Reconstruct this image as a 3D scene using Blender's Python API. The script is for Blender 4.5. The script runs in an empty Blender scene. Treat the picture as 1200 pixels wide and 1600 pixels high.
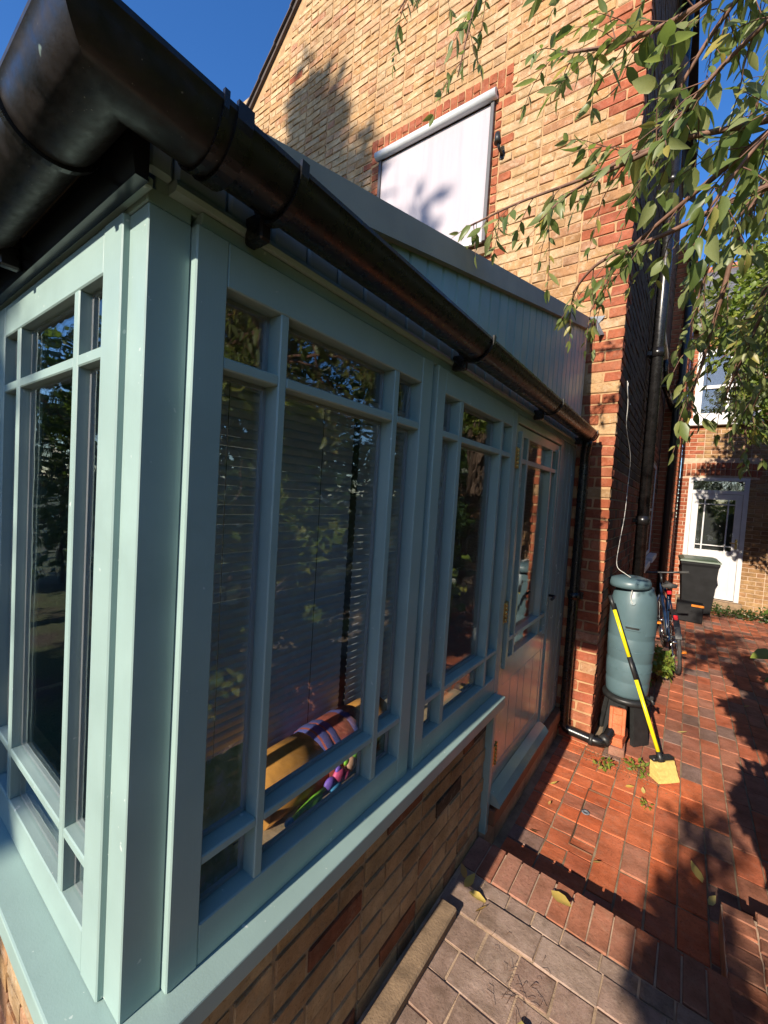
import bpy, bmesh, math, random
import numpy as np
from mathutils import Vector, Matrix

R = math.radians
rng = random.Random(7)
sc = bpy.context.scene
COL = sc.collection

# ------------------------------------------------------------------ camera, sky, sun, exposure
cd = bpy.data.cameras.new('camera'); cam = bpy.data.objects.new('camera', cd); COL.objects.link(cam)
CAM = Vector((0.69547, -0.18463, 1.64672))
PITCH, ROLL, YAW = R(-2.43108), R(3.55808), R(36.18889)
fwd = Vector((-math.sin(YAW)*math.cos(PITCH), math.cos(YAW)*math.cos(PITCH), math.sin(PITCH)))
rgt = Vector((math.cos(YAW), math.sin(YAW), 0)); upv = rgt.cross(fwd)
RX = math.cos(ROLL)*rgt + math.sin(ROLL)*upv
UX = -math.sin(ROLL)*rgt + math.cos(ROLL)*upv
m = Matrix((RX, UX, -fwd)).transposed().to_4x4(); m.translation = CAM
cam.matrix_world = m
cd.sensor_fit = 'HORIZONTAL'; cd.sensor_width = 36.0; cd.lens = 36.0*649.43/1200.0
cd.clip_start = 0.02; cd.clip_end = 600
sc.camera = cam

SUN_EL, SUN_AZ = R(25.5), R(1.8)          # sun stands behind the camera, a touch to the left
w = bpy.data.worlds.new('World'); sc.world = w; w.use_nodes = True
nt = w.node_tree; bg = nt.nodes['Background']
sky = nt.nodes.new('ShaderNodeTexSky'); sky.sky_type = 'NISHITA'; sky.sun_disc = False
sky.sun_elevation = SUN_EL; sky.sun_rotation = R(180) + SUN_AZ
sky.air_density = 1.0; sky.dust_density = 0.3; sky.ozone_density = 4.5; sky.altitude = 50
hs = nt.nodes.new('ShaderNodeHueSaturation'); hs.inputs['Saturation'].default_value = 1.20; hs.inputs['Hue'].default_value = 0.508
nt.links.new(sky.outputs[0], hs.inputs['Color']); nt.links.new(hs.outputs[0], bg.inputs[0]); bg.inputs[1].default_value = 0.142
sd = bpy.data.lights.new('sun', 'SUN'); sd.energy = 5.0; sd.angle = R(0.53); sd.color = (1.0, 0.90, 0.75)
sun = bpy.data.objects.new('sun', sd); COL.objects.link(sun)
ldir = Vector((math.sin(SUN_AZ)*math.cos(SUN_EL), math.cos(SUN_AZ)*math.cos(SUN_EL), -math.sin(SUN_EL)))
sun.rotation_euler = ldir.to_track_quat('-Z', 'Y').to_euler(); sun.location = (-2, -12, 9)
sc.view_settings.view_transform = 'Standard'; sc.view_settings.look = 'None'
sc.view_settings.gamma = 1; sc.view_settings.use_curve_mapping = False
sc.view_settings.exposure = 0.74
sc.cycles.use_denoising = True
sc.cycles.max_bounces = 8; sc.cycles.transparent_max_bounces = 24; sc.cycles.caustics_reflective = False
sc.cycles.sample_clamp_indirect = 6.0

# ------------------------------------------------------------------ materials
MATS = {}
def nodes(name):
    mt = bpy.data.materials.new(name); mt.use_nodes = True
    t = mt.node_tree; b = t.nodes['Principled BSDF']
    MATS[name] = mt
    return mt, t, b
def N(t, typ, **kw):
    n = t.nodes.new(typ)
    for k, v in kw.items(): setattr(n, k, v)
    return n
def mixc(t, a, b, fac, mode='MIX'):
    n = t.nodes.new('ShaderNodeMix'); n.data_type = 'RGBA'; n.blend_type = mode
    for sock, v in ((n.inputs['Factor'], fac), (n.inputs['A'], a), (n.inputs['B'], b)):
        if hasattr(v, 'links'): t.links.new(v, sock)
        elif isinstance(v, (tuple, list)): sock.default_value = (*v[:3], 1)
        else: sock.default_value = v
    return n.outputs['Result']
def ramp(t, src, stops, interp='LINEAR'):
    n = t.nodes.new('ShaderNodeValToRGB'); n.color_ramp.interpolation = interp
    el = n.color_ramp.elements
    while len(el) < len(stops): el.new(0.5)
    for e, (p, c) in zip(el, stops): e.position = p; e.color = (*c[:3], 1) if isinstance(c, (tuple, list)) else (c, c, c, 1)
    t.links.new(src, n.inputs[0]); return n.outputs[0]
def math_n(t, op, a, b=None):
    n = t.nodes.new('ShaderNodeMath'); n.operation = op
    for i, v in enumerate((a, b)):
        if v is None: continue
        if hasattr(v, 'links'): t.links.new(v, n.inputs[i])
        else: n.inputs[i].default_value = v
    return n.outputs[0]
def coords(t, randomise=True):
    """object coordinates shifted by a per-object / per-piece random amount; also returns the random value"""
    tc = N(t, 'ShaderNodeTexCoord'); oi = N(t, 'ShaderNodeObjectInfo')
    at = N(t, 'ShaderNodeAttribute'); at.attribute_name = 'rnd'
    r = math_n(t, 'FRACT', math_n(t, 'ADD', oi.outputs['Random'], at.outputs['Fac']))
    if not randomise: return tc.outputs['Object'], r
    v = N(t, 'ShaderNodeVectorMath', operation='ADD'); t.links.new(tc.outputs['Object'], v.inputs[0])
    sca = N(t, 'ShaderNodeVectorMath', operation='SCALE'); sca.inputs[0].default_value = (37.0, 19.0, 53.0)
    t.links.new(r, sca.inputs['Scale']); t.links.new(sca.outputs[0], v.inputs[1])
    return v.outputs[0], r
def noise(t, vec, scale, detail=4, rough=0.55, dist=0.0):
    n = N(t, 'ShaderNodeTexNoise'); n.inputs['Scale'].default_value = scale; n.inputs['Detail'].default_value = detail
    n.inputs['Roughness'].default_value = rough; n.inputs['Distortion'].default_value = dist
    if vec is not None: t.links.new(vec, n.inputs['Vector'])
    return n.outputs['Fac']
def bump(t, b, h, strength=0.3, dist=0.01):
    n = N(t, 'ShaderNodeBump'); n.inputs['Strength'].default_value = strength; n.inputs['Distance'].default_value = dist
    t.links.new(h, n.inputs['Height']); t.links.new(n.outputs[0], b.inputs['Normal'])

def simple(name, col, rough=0.5, metal=0.0, var=0.12, scale=8.0, bstr=0.0, bscale=60.0, bdist=0.004, spec=0.5, rvar=0.0):
    mt, t, b = nodes(name)
    v, r = coords(t)
    f = noise(t, v, scale, 5)
    lo = tuple(c*(1-var) for c in col); hi = tuple(min(1, c*(1+var)) for c in col)
    c = ramp(t, f, [(0.3, lo), (0.7, hi)])
    t.links.new(c, b.inputs['Base Color'])
    b.inputs['Roughness'].default_value = rough; b.inputs['Metallic'].default_value = metal
    b.inputs['Specular IOR Level'].default_value = spec
    if rvar:
        t.links.new(ramp(t, noise(t, v, scale*2.3, 6), [(0.3, max(0.02, rough-rvar)), (0.72, min(1, rough+rvar))]), b.inputs['Roughness'])
    if bstr: bump(t, b, noise(t, v, bscale, 4), bstr, bdist)
    return mt

def brickmat(name, stops, mortar_stain=(0.5, 0.4, 0.28), stain=0.35, rough=0.9, bstr=0.55, dirt=(0.05, 0.035, 0.025), dirtamt=0.3, sc1=9.0):
    mt, t, b = nodes(name)
    v, r = coords(t)
    base = ramp(t, r, stops)
    n1 = noise(t, v, sc1, 6, 0.65)
    c = mixc(t, base, mixc(t, base, (0.62, 0.60, 0.56), 1.0, 'MULTIPLY'), ramp(t, n1, [(0.35, 0.0), (0.65, 1.0)]))
    n2 = noise(t, v, sc1*2.4, 6, 0.7)
    c = mixc(t, c, mortar_stain, math_n(t, 'MULTIPLY', ramp(t, n2, [(0.5, 0.0), (0.68, 1.0)]), stain))
    n3 = noise(t, v, sc1*0.55, 4, 0.6)
    c = mixc(t, c, dirt, math_n(t, 'MULTIPLY', ramp(t, n3, [(0.5, 0.0), (0.75, 1.0)]), dirtamt))
    n4 = noise(t, v, sc1*14, 3, 0.6)
    c = mixc(t, c, mixc(t, c, (0.45, 0.42, 0.4), 1.0, 'MULTIPLY'), ramp(t, n4, [(0.55, 0.0), (0.75, 0.8)]))
    ge_ = N(t, 'ShaderNodeNewGeometry'); n5 = noise(t, ge_.outputs['Position'], 1.3, 5, 0.6, 0.4)       # broad weathering across the wall
    c = mixc(t, c, mixc(t, c, (0.66, 0.60, 0.56), 1.0, 'MULTIPLY'), ramp(t, n5, [(0.46, 0.0), (0.68, 0.9)]))
    t.links.new(c, b.inputs['Base Color']); b.inputs['Roughness'].default_value = rough
    b.inputs['Specular IOR Level'].default_value = 0.25
    h = math_n(t, 'ADD', noise(t, v, sc1*5, 6, 0.7), math_n(t, 'MULTIPLY', n2, 1.2))
    bump(t, b, h, bstr, 0.006)
    return mt

YEL = [(0.0, (0.50, 0.29, 0.135)), (0.2, (0.56, 0.37, 0.195)), (0.42, (0.58, 0.40, 0.23)), (0.6, (0.52, 0.30, 0.13)), (0.75, (0.46, 0.235, 0.125)), (0.9, (0.57, 0.385, 0.215)), (1.0, (0.44, 0.20, 0.12))]
brickmat('yellow_brick', YEL, mortar_stain=(0.63, 0.49, 0.34), stain=0.6, dirtamt=0.14, bstr=0.8)
brickmat('red_brick', [(0.0, (0.38, 0.105, 0.05)), (0.5, (0.43, 0.13, 0.062)), (0.8, (0.35, 0.095, 0.052)), (1.0, (0.46, 0.17, 0.085))], mortar_stain=(0.5, 0.3, 0.2), stain=0.25, dirtamt=0.18)
brickmat('plinth_brick', [(0.0, (0.56, 0.37, 0.185)), (0.3, (0.62, 0.42, 0.22)), (0.55, (0.52, 0.325, 0.165)), (0.8, (0.58, 0.375, 0.185)), (1.0, (0.48, 0.255, 0.13))], mortar_stain=(0.36, 0.29, 0.19), stain=0.4, dirtamt=0.35)
brickmat('plinth_red_brick', [(0.0, (0.30, 0.10, 0.05)), (1.0, (0.34, 0.13, 0.06))], stain=0.2, dirtamt=0.6)
brickmat('plinth_dark_brick', [(0.0, (0.085, 0.055, 0.035)), (1.0, (0.13, 0.08, 0.05))], stain=0.25, dirtamt=0.4)
brickmat('path_brick', [(0.0, (0.55, 0.15, 0.075)), (0.3, (0.60, 0.185, 0.09)), (0.55, (0.42, 0.155, 0.10)), (0.72, (0.51, 0.205, 0.125)), (0.86, (0.34, 0.18, 0.135)), (1.0, (0.29, 0.195, 0.165))], mortar_stain=(0.30, 0.20, 0.15), stain=0.25, dirtamt=0.3, rough=0.82, bstr=0.4)
brickmat('bright_path_brick', [(0.0, (0.68, 0.155, 0.06)), (0.5, (0.72, 0.195, 0.08)), (1.0, (0.60, 0.17, 0.08))], mortar_stain=(0.55, 0.32, 0.22), stain=0.2, dirtamt=0.15, rough=0.8, bstr=0.35)
brickmat('step_brick', [(0.0, (0.46, 0.15, 0.08)), (0.4, (0.50, 0.20, 0.12)), (0.7, (0.41, 0.20, 0.14)), (1.0, (0.38, 0.14, 0.085))], mortar_stain=(0.38, 0.24, 0.16), stain=0.3, dirtamt=0.4, rough=0.82, bstr=0.4)
brickmat('grey_paver', [(0.0, (0.34, 0.235, 0.185)), (0.4, (0.42, 0.30, 0.24)), (0.7, (0.37, 0.24, 0.19)), (1.0, (0.46, 0.345, 0.28))], mortar_stain=(0.48, 0.37, 0.29), stain=0.3, dirtamt=0.35, rough=0.85, bstr=0.4, sc1=12)
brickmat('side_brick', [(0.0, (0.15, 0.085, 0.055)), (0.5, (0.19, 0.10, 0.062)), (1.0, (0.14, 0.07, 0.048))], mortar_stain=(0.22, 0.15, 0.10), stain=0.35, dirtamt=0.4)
brickmat('far_brick', [(0.0, (0.34, 0.19, 0.08)), (0.5, (0.40, 0.24, 0.11)), (1.0, (0.30, 0.14, 0.065))], stain=0.25, dirtamt=0.2)
simple('mortar', (0.40, 0.24, 0.12), 0.95, var=0.22, scale=14, bstr=0.5, bscale=120)
simple('dark_mortar', (0.34, 0.235, 0.135), 0.95, var=0.35, scale=14, bstr=0.5, bscale=120)
simple('red_mortar', (0.46, 0.32, 0.22), 0.95, var=0.25, scale=14, bstr=0.4, bscale=120)
simple('path_bed', (0.24, 0.17, 0.105), 0.95, var=0.5, scale=9, bstr=0.6, bscale=150)
simple('paver_bed', (0.42, 0.29, 0.19), 0.95, var=0.35, scale=9, bstr=0.6, bscale=150)
mt, t, b = nodes('soil'); v_, r_0 = coords(t)
c_ = ramp(t, noise(t, v_, 1.2, 6, .7), [(.38, (.055, .04, .028)), (.5, (.06, .075, .025)), (.66, (.05, .09, .022))]); c_ = mixc(t, c_, (.02, .03, .01), ramp(t, noise(t, v_, 70, 3), [(.5, 0.0), (.7, .7)]))
t.links.new(c_, b.inputs['Base Color']); b.inputs['Roughness'].default_value = .95; bump(t, b, noise(t, v_, 60, 4), .9, .03)
simple('debris', (0.20, 0.115, 0.06), 0.95, var=0.5, scale=60, bstr=0.9, bscale=160)

def paint(name, col, rough=0.38):
    mt, t, b = nodes(name)
    v, r = coords(t, False)
    mp = N(t, 'ShaderNodeMapping'); mp.inputs['Scale'].default_value = (1, 1, 0.06); t.links.new(v, mp.inputs['Vector'])
    f = noise(t, v, 5, 5)
    c = ramp(t, f, [(0.3, tuple(x*0.93 for x in col)), (0.7, tuple(min(1, x*1.05) for x in col))])
    g = noise(t, v, 38, 3)                          # a few specks where the paint has chipped to the primer
    c = mixc(t, c, (0.62, 0.66, 0.62), ramp(t, g, [(0.715, 0.0), (0.73, 0.6)]))
    g2 = noise(t, v, 2.2, 6, 0.7)
    c = mixc(t, c, tuple(x*0.6 for x in col), ramp(t, g2, [(0.52, 0.0), (0.75, 0.38)]))
    t.links.new(c, b.inputs['Base Color'])
    t.links.new(ramp(t, noise(t, v, 7, 5), [(0.3, rough-0.07), (0.7, rough+0.12)]), b.inputs['Roughness'])
    h = math_n(t, 'ADD', noise(t, mp.outputs[0], 260, 2), math_n(t, 'MULTIPLY', noise(t, v, 22, 3), 1.5))
    bump(t, b, h, 0.15, 0.0016)
    return mt
paint('sage_paint', (0.275, 0.378, 0.352))
paint('door_paint', (0.285, 0.365, 0.325), 0.17)
MATS['door_paint'].node_tree.nodes['Principled BSDF'].inputs['Specular IOR Level'].default_value = 1.0
paint('white_paint', (0.56, 0.54, 0.53), 0.4)
simple('coping_felt', (0.42, 0.345, 0.25), 0.62, var=0.15, scale=4, bstr=0.2, bscale=200)
simple('spacer_grey', (0.30, 0.29, 0.30), 0.45, var=0.05)
simple('gutter_black', (0.010, 0.009, 0.009), 0.30, var=0.35, scale=18, bstr=0.05, bscale=30, rvar=0.10)
simple('gutter_dull', (0.014, 0.011, 0.010), 0.42, var=0.6, scale=25, bstr=0.10, bscale=70, rvar=0.14)
def splashed(name):
    mt = MATS[name]; t = mt.node_tree; b = t.nodes['Principled BSDF']; src = b.inputs['Base Color'].links[0].from_socket
    tc = N(t, 'ShaderNodeTexCoord'); f = ramp(t, noise(t, tc.outputs['Object'], 17, 2, .4), [(0.735, 0.0), (0.75, 1.0)])
    f2 = ramp(t, noise(t, tc.outputs['Object'], 160, 2, .5), [(0.74, 0.0), (0.77, 0.6)])
    c = mixc(t, mixc(t, src, (.25, .22, .18), f2), (.30, .41, .365), f); t.links.new(c, b.inputs['Base Color'])
splashed('gutter_dull')
simple('black_fascia', (0.012, 0.013, 0.018), 0.22, var=0.2, rvar=0.06)
simple('black_plastic', (0.018, 0.018, 0.018), 0.45, var=0.3, scale=20, bstr=0.08, bscale=90)
simple('rubber', (0.05, 0.048, 0.046), 0.8, var=0.3, scale=30)
simple('brass', (0.50, 0.36, 0.13), 0.35, metal=0.9, var=0.3, scale=30, rvar=0.12)
simple('chrome', (0.6, 0.6, 0.6), 0.25, metal=1.0, var=0.1)
simple('black_iron', (0.015, 0.015, 0.016), 0.4, var=0.2)
simple('lead', (0.17, 0.18, 0.20), 0.55, var=0.35, scale=30, bstr=0.5, bscale=40)
simple('blind_slat', (0.50, 0.53, 0.54), 0.55, var=0.1)
simple('dark_inside', (0.02, 0.02, 0.02), 0.8)  # near-black colour standing in for shade inside unlit rooms
simple('cord', (0.015, 0.015, 0.015), 0.8)
simple('terracotta', (0.44, 0.17, 0.10), 0.85, var=0.2, scale=20, bstr=0.3)
simple('wood_brown', (0.16, 0.07, 0.035), 0.65, var=0.35, scale=6, bstr=0.3, bscale=50)
simple('inner_wall', (0.16, 0.155, 0.15), 0.9, var=0.1)
simple('inner_floor', (0.10, 0.08, 0.07), 0.7, var=0.3)
simple('inner_board', (0.30, 0.24, 0.18), 0.6, var=0.2)
mt, t, b = nodes('blind_fabric')
tc = N(t, 'ShaderNodeTexCoord'); mp = N(t, 'ShaderNodeMapping'); mp.inputs['Scale'].default_value = (1, 1, .08); t.links.new(tc.outputs['Object'], mp.inputs['Vector'])
n_ = noise(t, mp.outputs[0], 9, 3); t.links.new(ramp(t, n_, [(.3, (0.38, 0.335, 0.365)), (.7, (0.44, 0.395, 0.42))]), b.inputs['Base Color']); b.inputs['Roughness'].default_value = .85
bump(t, b, n_, .5, .03)
simple('white_plastic', (0.56, 0.57, 0.58), 0.4, var=0.06)
simple('guide_dark', (0.06, 0.055, 0.06), 0.45)
simple('tile_dark', (0.07, 0.05, 0.045), 0.8, var=0.3)
simple('slate', (0.12, 0.115, 0.12), 0.6, var=0.35, scale=3)
simple('butt_green', (0.080, 0.130, 0.145), 0.42, var=0.12, scale=5, bstr=0.06, bscale=80, rvar=0.08)
simple('broom_yellow', (0.80, 0.66, 0.015), 0.35, var=0.05)
simple('foam_yellow', (0.62, 0.46, 0.14), 0.85, var=0.15, scale=40, bstr=0.5, bscale=220)
simple('concrete', (0.24, 0.16, 0.095), 0.9, var=0.3, scale=18, bstr=0.5, bscale=120)
simple('bin_black', (0.012, 0.012, 0.013), 0.65, var=0.3, scale=6, bstr=0.1, spec=0.2)
simple('bin_lid', (0.055, 0.085, 0.05), 0.45, var=0.2)
simple('bike_blue', (0.012, 0.03, 0.075), 0.3)
simple('red_plastic', (0.55, 0.02, 0.03), 0.3)
simple('orange_plastic', (0.75, 0.22, 0.02), 0.4)
simple('bark', (0.10, 0.065, 0.045), 0.9, var=0.4, scale=30, bstr=0.8, bscale=60)
simple('twig', (0.17, 0.085, 0.055), 0.75, var=0.3, scale=40)
simple('wire', (0.55, 0.52, 0.47), 0.6)
simple('rug_red', (0.28, 0.06, 0.04), 0.95, var=0.4, scale=40)
simple('rug_gold', (0.46, 0.20, 0.035), 0.9, var=0.3, scale=20)
simple('rug_blue', (0.05, 0.06, 0.20), 0.95, var=0.2)
simple('pebble', (0.30, 0.27, 0.17), 0.85, var=0.4, scale=20)
simple('pink', (0.75, 0.10, 0.25), 0.5, var=0.4, scale=40)
simple('violet', (0.22, 0.12, 0.55), 0.5, var=0.4, scale=40)
simple('lime', (0.25, 0.60, 0.05), 0.5, var=0.4, scale=40)
simple('sky_blue', (0.08, 0.32, 0.62), 0.5, var=0.4, scale=40)
simple('flesh', (0.75, 0.42, 0.28), 0.5, var=0.3, scale=40)
simple('lemon', (0.75, 0.70, 0.03), 0.5, var=0.2)
simple('flame_orange', (0.85, 0.22, 0.02), 0.5, var=0.2)

def leafmat(name, stops, rough=0.42, trans=0.35, tcol=(0.25, 0.42, 0.05)):
    mt, t, b = nodes(name)
    v, r = coords(t)
    c = ramp(t, r, stops)
    f = noise(t, v, 25, 3)
    c = mixc(t, c, mixc(t, c, (0.6, 0.65, 0.5), 1.0, 'MULTIPLY'), f)
    t.links.new(c, b.inputs['Base Color']); b.inputs['Roughness'].default_value = rough
    tr = N(t, 'ShaderNodeBsdfTranslucent')
    t.links.new(mixc(t, c, tcol, 0.55), tr.inputs['Color'])
    mx = N(t, 'ShaderNodeMixShader'); mx.inputs[0].default_value = trans
    t.links.new(b.outputs[0], mx.inputs[1]); t.links.new(tr.outputs[0], mx.inputs[2])
    t.links.new(mx.outputs[0], t.nodes['Material Output'].inputs['Surface'])
    return mt
leafmat('leaf_willow', [(0.0, (0.10, 0.15, 0.04)), (0.35, (0.19, 0.235, 0.07)), (0.7, (0.29, 0.315, 0.14)), (0.93, (0.34, 0.34, 0.12)), (1.0, (0.48, 0.36, 0.07))], trans=0.42, tcol=(0.38, 0.50, 0.08))
leafmat('leaf_dark', [(0.0, (0.022, 0.05, 0.016)), (0.6, (0.045, 0.085, 0.022)), (1.0, (0.085, 0.13, 0.03))], trans=0.28)
leafmat('leaf_lime', [(0.0, (0.15, 0.225, 0.04)), (0.6, (0.25, 0.325, 0.07)), (1.0, (0.40, 0.39, 0.09))], trans=0.45, tcol=(0.42, 0.55, 0.10))
leafmat('leaf_conifer', [(0.0, (0.02, 0.045, 0.018)), (1.0, (0.04, 0.075, 0.025))], trans=0.1)
leafmat('leaf_fallen', [(0.0, (0.66, 0.44, 0.10)), (0.5, (0.76, 0.60, 0.22)), (1.0, (0.50, 0.28, 0.09))], trans=0.15, rough=0.6, tcol=(0.5, 0.35, 0.1))
leafmat('leaf_weed', [(0.0, (0.12, 0.20, 0.03)), (0.6, (0.22, 0.30, 0.05)), (1.0, (0.40, 0.36, 0.08))])

def glass(name, tint=(0.92, 0.94, 0.94), wav=0.02):
    mt, t, b = nodes(name)
    t.nodes.remove(b)
    tr = N(t, 'ShaderNodeBsdfTransparent'); tr.inputs[0].default_value = (*tint, 1)
    gl = N(t, 'ShaderNodeBsdfGlossy'); gl.inputs['Roughness'].default_value = 0.0; gl.inputs['Color'].default_value = (1, 1, 1, 1)
    lw = N(t, 'ShaderNodeLayerWeight'); lw.inputs['Blend'].default_value = 0.5     # Schlick reflectance, same from both sides of the pane
    fr = math_n(t, 'ADD', math_n(t, 'MULTIPLY', math_n(t, 'POWER', lw.outputs['Facing'], 5.0), 0.92), 0.085)
    tc = N(t, 'ShaderNodeTexCoord')
    bp = N(t, 'ShaderNodeBump'); bp.inputs['Strength'].default_value = wav; bp.inputs['Distance'].default_value = 0.05
    t.links.new(noise(t, tc.outputs['Object'], 7.0, 2), bp.inputs['Height'])
    t.links.new(bp.outputs[0], gl.inputs['Normal'])
    mx = N(t, 'ShaderNodeMixShader')
    t.links.new(fr, mx.inputs[0]); t.links.new(tr.outputs[0], mx.inputs[1]); t.links.new(gl.outputs[0], mx.inputs[2])
    t.links.new(mx.outputs[0], t.nodes['Material Output'].inputs['Surface'])
    return mt
glass('pane_glass')
glass('bottle_glass', (0.02, 0.55, 0.12), 0.0)

def poster_mat():
    mt, t, b = nodes('poster_print')
    v, r = coords(t, False)
    sp = N(t, 'ShaderNodeSeparateXYZ'); t.links.new(v, sp.inputs[0])
    c = ramp(t, noise(t, v, 16, 4), [(0.35, (0.22, 0.27, 0.07)), (0.55, (0.50, 0.48, 0.22)), (0.7, (0.65, 0.56, 0.42))])
    c = mixc(t, c, (0.55, 0.50, 0.45), ramp(t, noise(t, v, 40, 6, 0.8), [(0.55, 0.0), (0.62, 0.8)]))
    t.links.new(c, b.inputs['Base Color']); b.inputs['Roughness'].default_value = 0.5
poster_mat()

# ------------------------------------------------------------------ mesh helpers
class MB:
    def __init__(s): s.v = []; s.f = []; s.mi = []; s.rnd = []; s.sm = []; s.mats = []
    def m(s, name):
        if name not in s.mats: s.mats.append(name)
        return s.mats.index(name)
    def add(s, vs, fs, mat=0, rnd=None, smooth=False):
        o = len(s.v); s.v += [tuple(p) for p in vs]
        for f in fs: s.f.append(tuple(i+o for i in f)); s.mi.append(mat); s.sm.append(smooth)
        s.rnd += [rng.random() if rnd is None else rnd]*len(vs) if rnd is not None else [0.0]*len(vs)
        return s
    def box(s, x0, x1, y0, y1, z0, z1, b=0.002, mat=0, rnd=None, jit=0.0):
        if x0 > x1: x0, x1 = x1, x0
        if y0 > y1: y0, y1 = y1, y0
        if z0 > z1: z0, z1 = z1, z0
        b = min(b, (x1-x0)*0.3, (y1-y0)*0.3, (z1-z0)*0.3)
        vs, fs = chamfer_box(b, x0, x1, y0, y1, z0, z1)
        if jit: vs = [tuple(c+rng.uniform(-jit, jit) for c in p) for p in vs]
        return s.add(vs, fs, mat, rnd)
    def tube(s, pts, r, n=10, cap=True, mat=0, smooth=True):
        pts = [Vector(p) for p in pts]; rs = r if isinstance(r, (list, tuple)) else [r]*len(pts)
        vs = []; fs = []; prev = None
        for i, p in enumerate(pts):
            a = pts[max(0, i-1)]; c = pts[min(len(pts)-1, i+1)]
            d = (c-a).normalized() if (c-a).length > 1e-9 else Vector((0, 0, 1))
            if prev is None:
                u = d.cross(Vector((0, 0, 1)))
                if u.length < 1e-3: u = d.cross(Vector((1, 0, 0)))
            else: u = prev - d*prev.dot(d)
            if u.length < 1e-6: u = d.cross(Vector((0.3, 1, 0.2)))
            u.normalize(); prev = u; q = d.cross(u)
            for k in range(n):
                an = 2*math.pi*k/n; vs.append(p + (u*math.cos(an)+q*math.sin(an))*rs[i])
        for i in range(len(pts)-1):
            for k in range(n):
                fs.append((i*n+k, i*n+(k+1) % n, (i+1)*n+(k+1) % n, (i+1)*n+k))
        s.add(vs, fs, mat, None, smooth)
        if cap:
            o = len(s.v)-len(vs)
            s.f.append(tuple(o+k for k in reversed(range(n)))); s.mi.append(mat); s.sm.append(False)
            s.f.append(tuple(o+(len(pts)-1)*n+k for k in range(n))); s.mi.append(mat); s.sm.append(False)
        return s
    def lathe(s, prof, cx, cy, n=32, mat=0, smooth=True):
        vs = []; fs = []
        for (r, z) in prof:
            for k in range(n):
                a = 2*math.pi*k/n; vs.append((cx+r*math.cos(a), cy+r*math.sin(a), z))
        for i in range(len(prof)-1):
            for k in range(n): fs.append((i*n+k, i*n+(k+1) % n, (i+1)*n+(k+1) % n, (i+1)*n+k))
        fs.append(tuple(range(n))[::-1]); fs.append(tuple((len(prof)-1)*n+k for k in range(n)))
        return s.add(vs, fs, mat, None, smooth)
    def torus(s, c, axis, R0, r, n=32, k=8, mat=0):
        c = Vector(c); ax = Vector(axis).normalized(); u = ax.orthogonal().normalized(); q = ax.cross(u)
        vs = []; fs = []
        for i in range(n):
            a = 2*math.pi*i/n; d = u*math.cos(a)+q*math.sin(a)
            for j in range(k):
                b = 2*math.pi*j/k; vs.append(c+d*(R0+r*math.cos(b))+ax*(r*math.sin(b)))
        for i in range(n):
            for j in range(k):
                fs.append((i*k+j, i*k+(j+1) % k, ((i+1) % n)*k+(j+1) % k, ((i+1) % n)*k+j))
        return s.add(vs, fs, mat, None, True)
    def mesh(s, name, mats, recalc=True):
        me = bpy.data.meshes.new(name); me.from_pydata(s.v, [], s.f); me.update()
        for mn in mats: me.materials.append(MATS[mn])
        me.polygons.foreach_set('material_index', s.mi); me.polygons.foreach_set('use_smooth', s.sm)
        if any(s.rnd):
            a = me.attributes.new('rnd', 'FLOAT', 'POINT'); a.data.foreach_set('value', s.rnd)
        if recalc:
            bm = bmesh.new(); bm.from_mesh(me); bmesh.ops.recalc_face_normals(bm, faces=bm.faces); bm.to_mesh(me); bm.free()
        me.update(); return me
    def build(s, name, mats, parent=None, recalc=True, **kw):
        if isinstance(mats, str): mats = [mats]
        o = bpy.data.objects.new(name, s.mesh(name, mats, recalc)); COL.objects.link(o)
        if parent is not None: o.parent = parent
        return tag(o, **kw)

def chamfer_box(b, x0, x1, y0, y1, z0, z1):
    X = (x0, x1); Y = (y0, y1); Z = (z0, z1); vs = []; idx = {}
    for i in range(2):
        for j in range(2):
            for k in range(2):
                sx, sy, sz = (b if i == 0 else -b), (b if j == 0 else -b), (b if k == 0 else -b)
                idx[i, j, k, 0] = len(vs); vs.append((X[i], Y[j]+sy, Z[k]+sz))
                idx[i, j, k, 1] = len(vs); vs.append((X[i]+sx, Y[j], Z[k]+sz))
                idx[i, j, k, 2] = len(vs); vs.append((X[i]+sx, Y[j]+sy, Z[k]))
    fs = []
    for i in range(2): fs.append([idx[i, 0, 0, 0], idx[i, 1, 0, 0], idx[i, 1, 1, 0], idx[i, 0, 1, 0]][::1 if i else -1])
    for j in range(2): fs.append([idx[0, j, 0, 1], idx[1, j, 0, 1], idx[1, j, 1, 1], idx[0, j, 1, 1]][::-1 if j else 1])
    for k in range(2): fs.append([idx[0, 0, k, 2], idx[1, 0, k, 2], idx[1, 1, k, 2], idx[0, 1, k, 2]][::1 if k else -1])
    def orient(f):
        a, c, d = (Vector(vs[f[0]]), Vector(vs[f[1]]), Vector(vs[f[2]])); n = (c-a).cross(d-a)
        ctr = Vector(((x0+x1)/2, (y0+y1)/2, (z0+z1)/2)); mid = sum((Vector(vs[q]) for q in f), Vector())/len(f)
        return f if n.dot(mid-ctr) > 0 else f[::-1]
    for i in range(2):
        for j in range(2): fs.append([idx[i, j, 0, 0], idx[i, j, 1, 0], idx[i, j, 1, 1], idx[i, j, 0, 1]])
        for k in range(2): fs.append([idx[i, 0, k, 0], idx[i, 1, k, 0], idx[i, 1, k, 2], idx[i, 0, k, 2]])
    for j in range(2):
        for k in range(2): fs.append([idx[0, j, k, 1], idx[1, j, k, 1], idx[1, j, k, 2], idx[0, j, k, 2]])
    for i in range(2):
        for j in range(2):
            for k in range(2): fs.append([idx[i, j, k, 0], idx[i, j, k, 1], idx[i, j, k, 2]])
    return vs, [orient(f) for f in fs]

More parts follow.
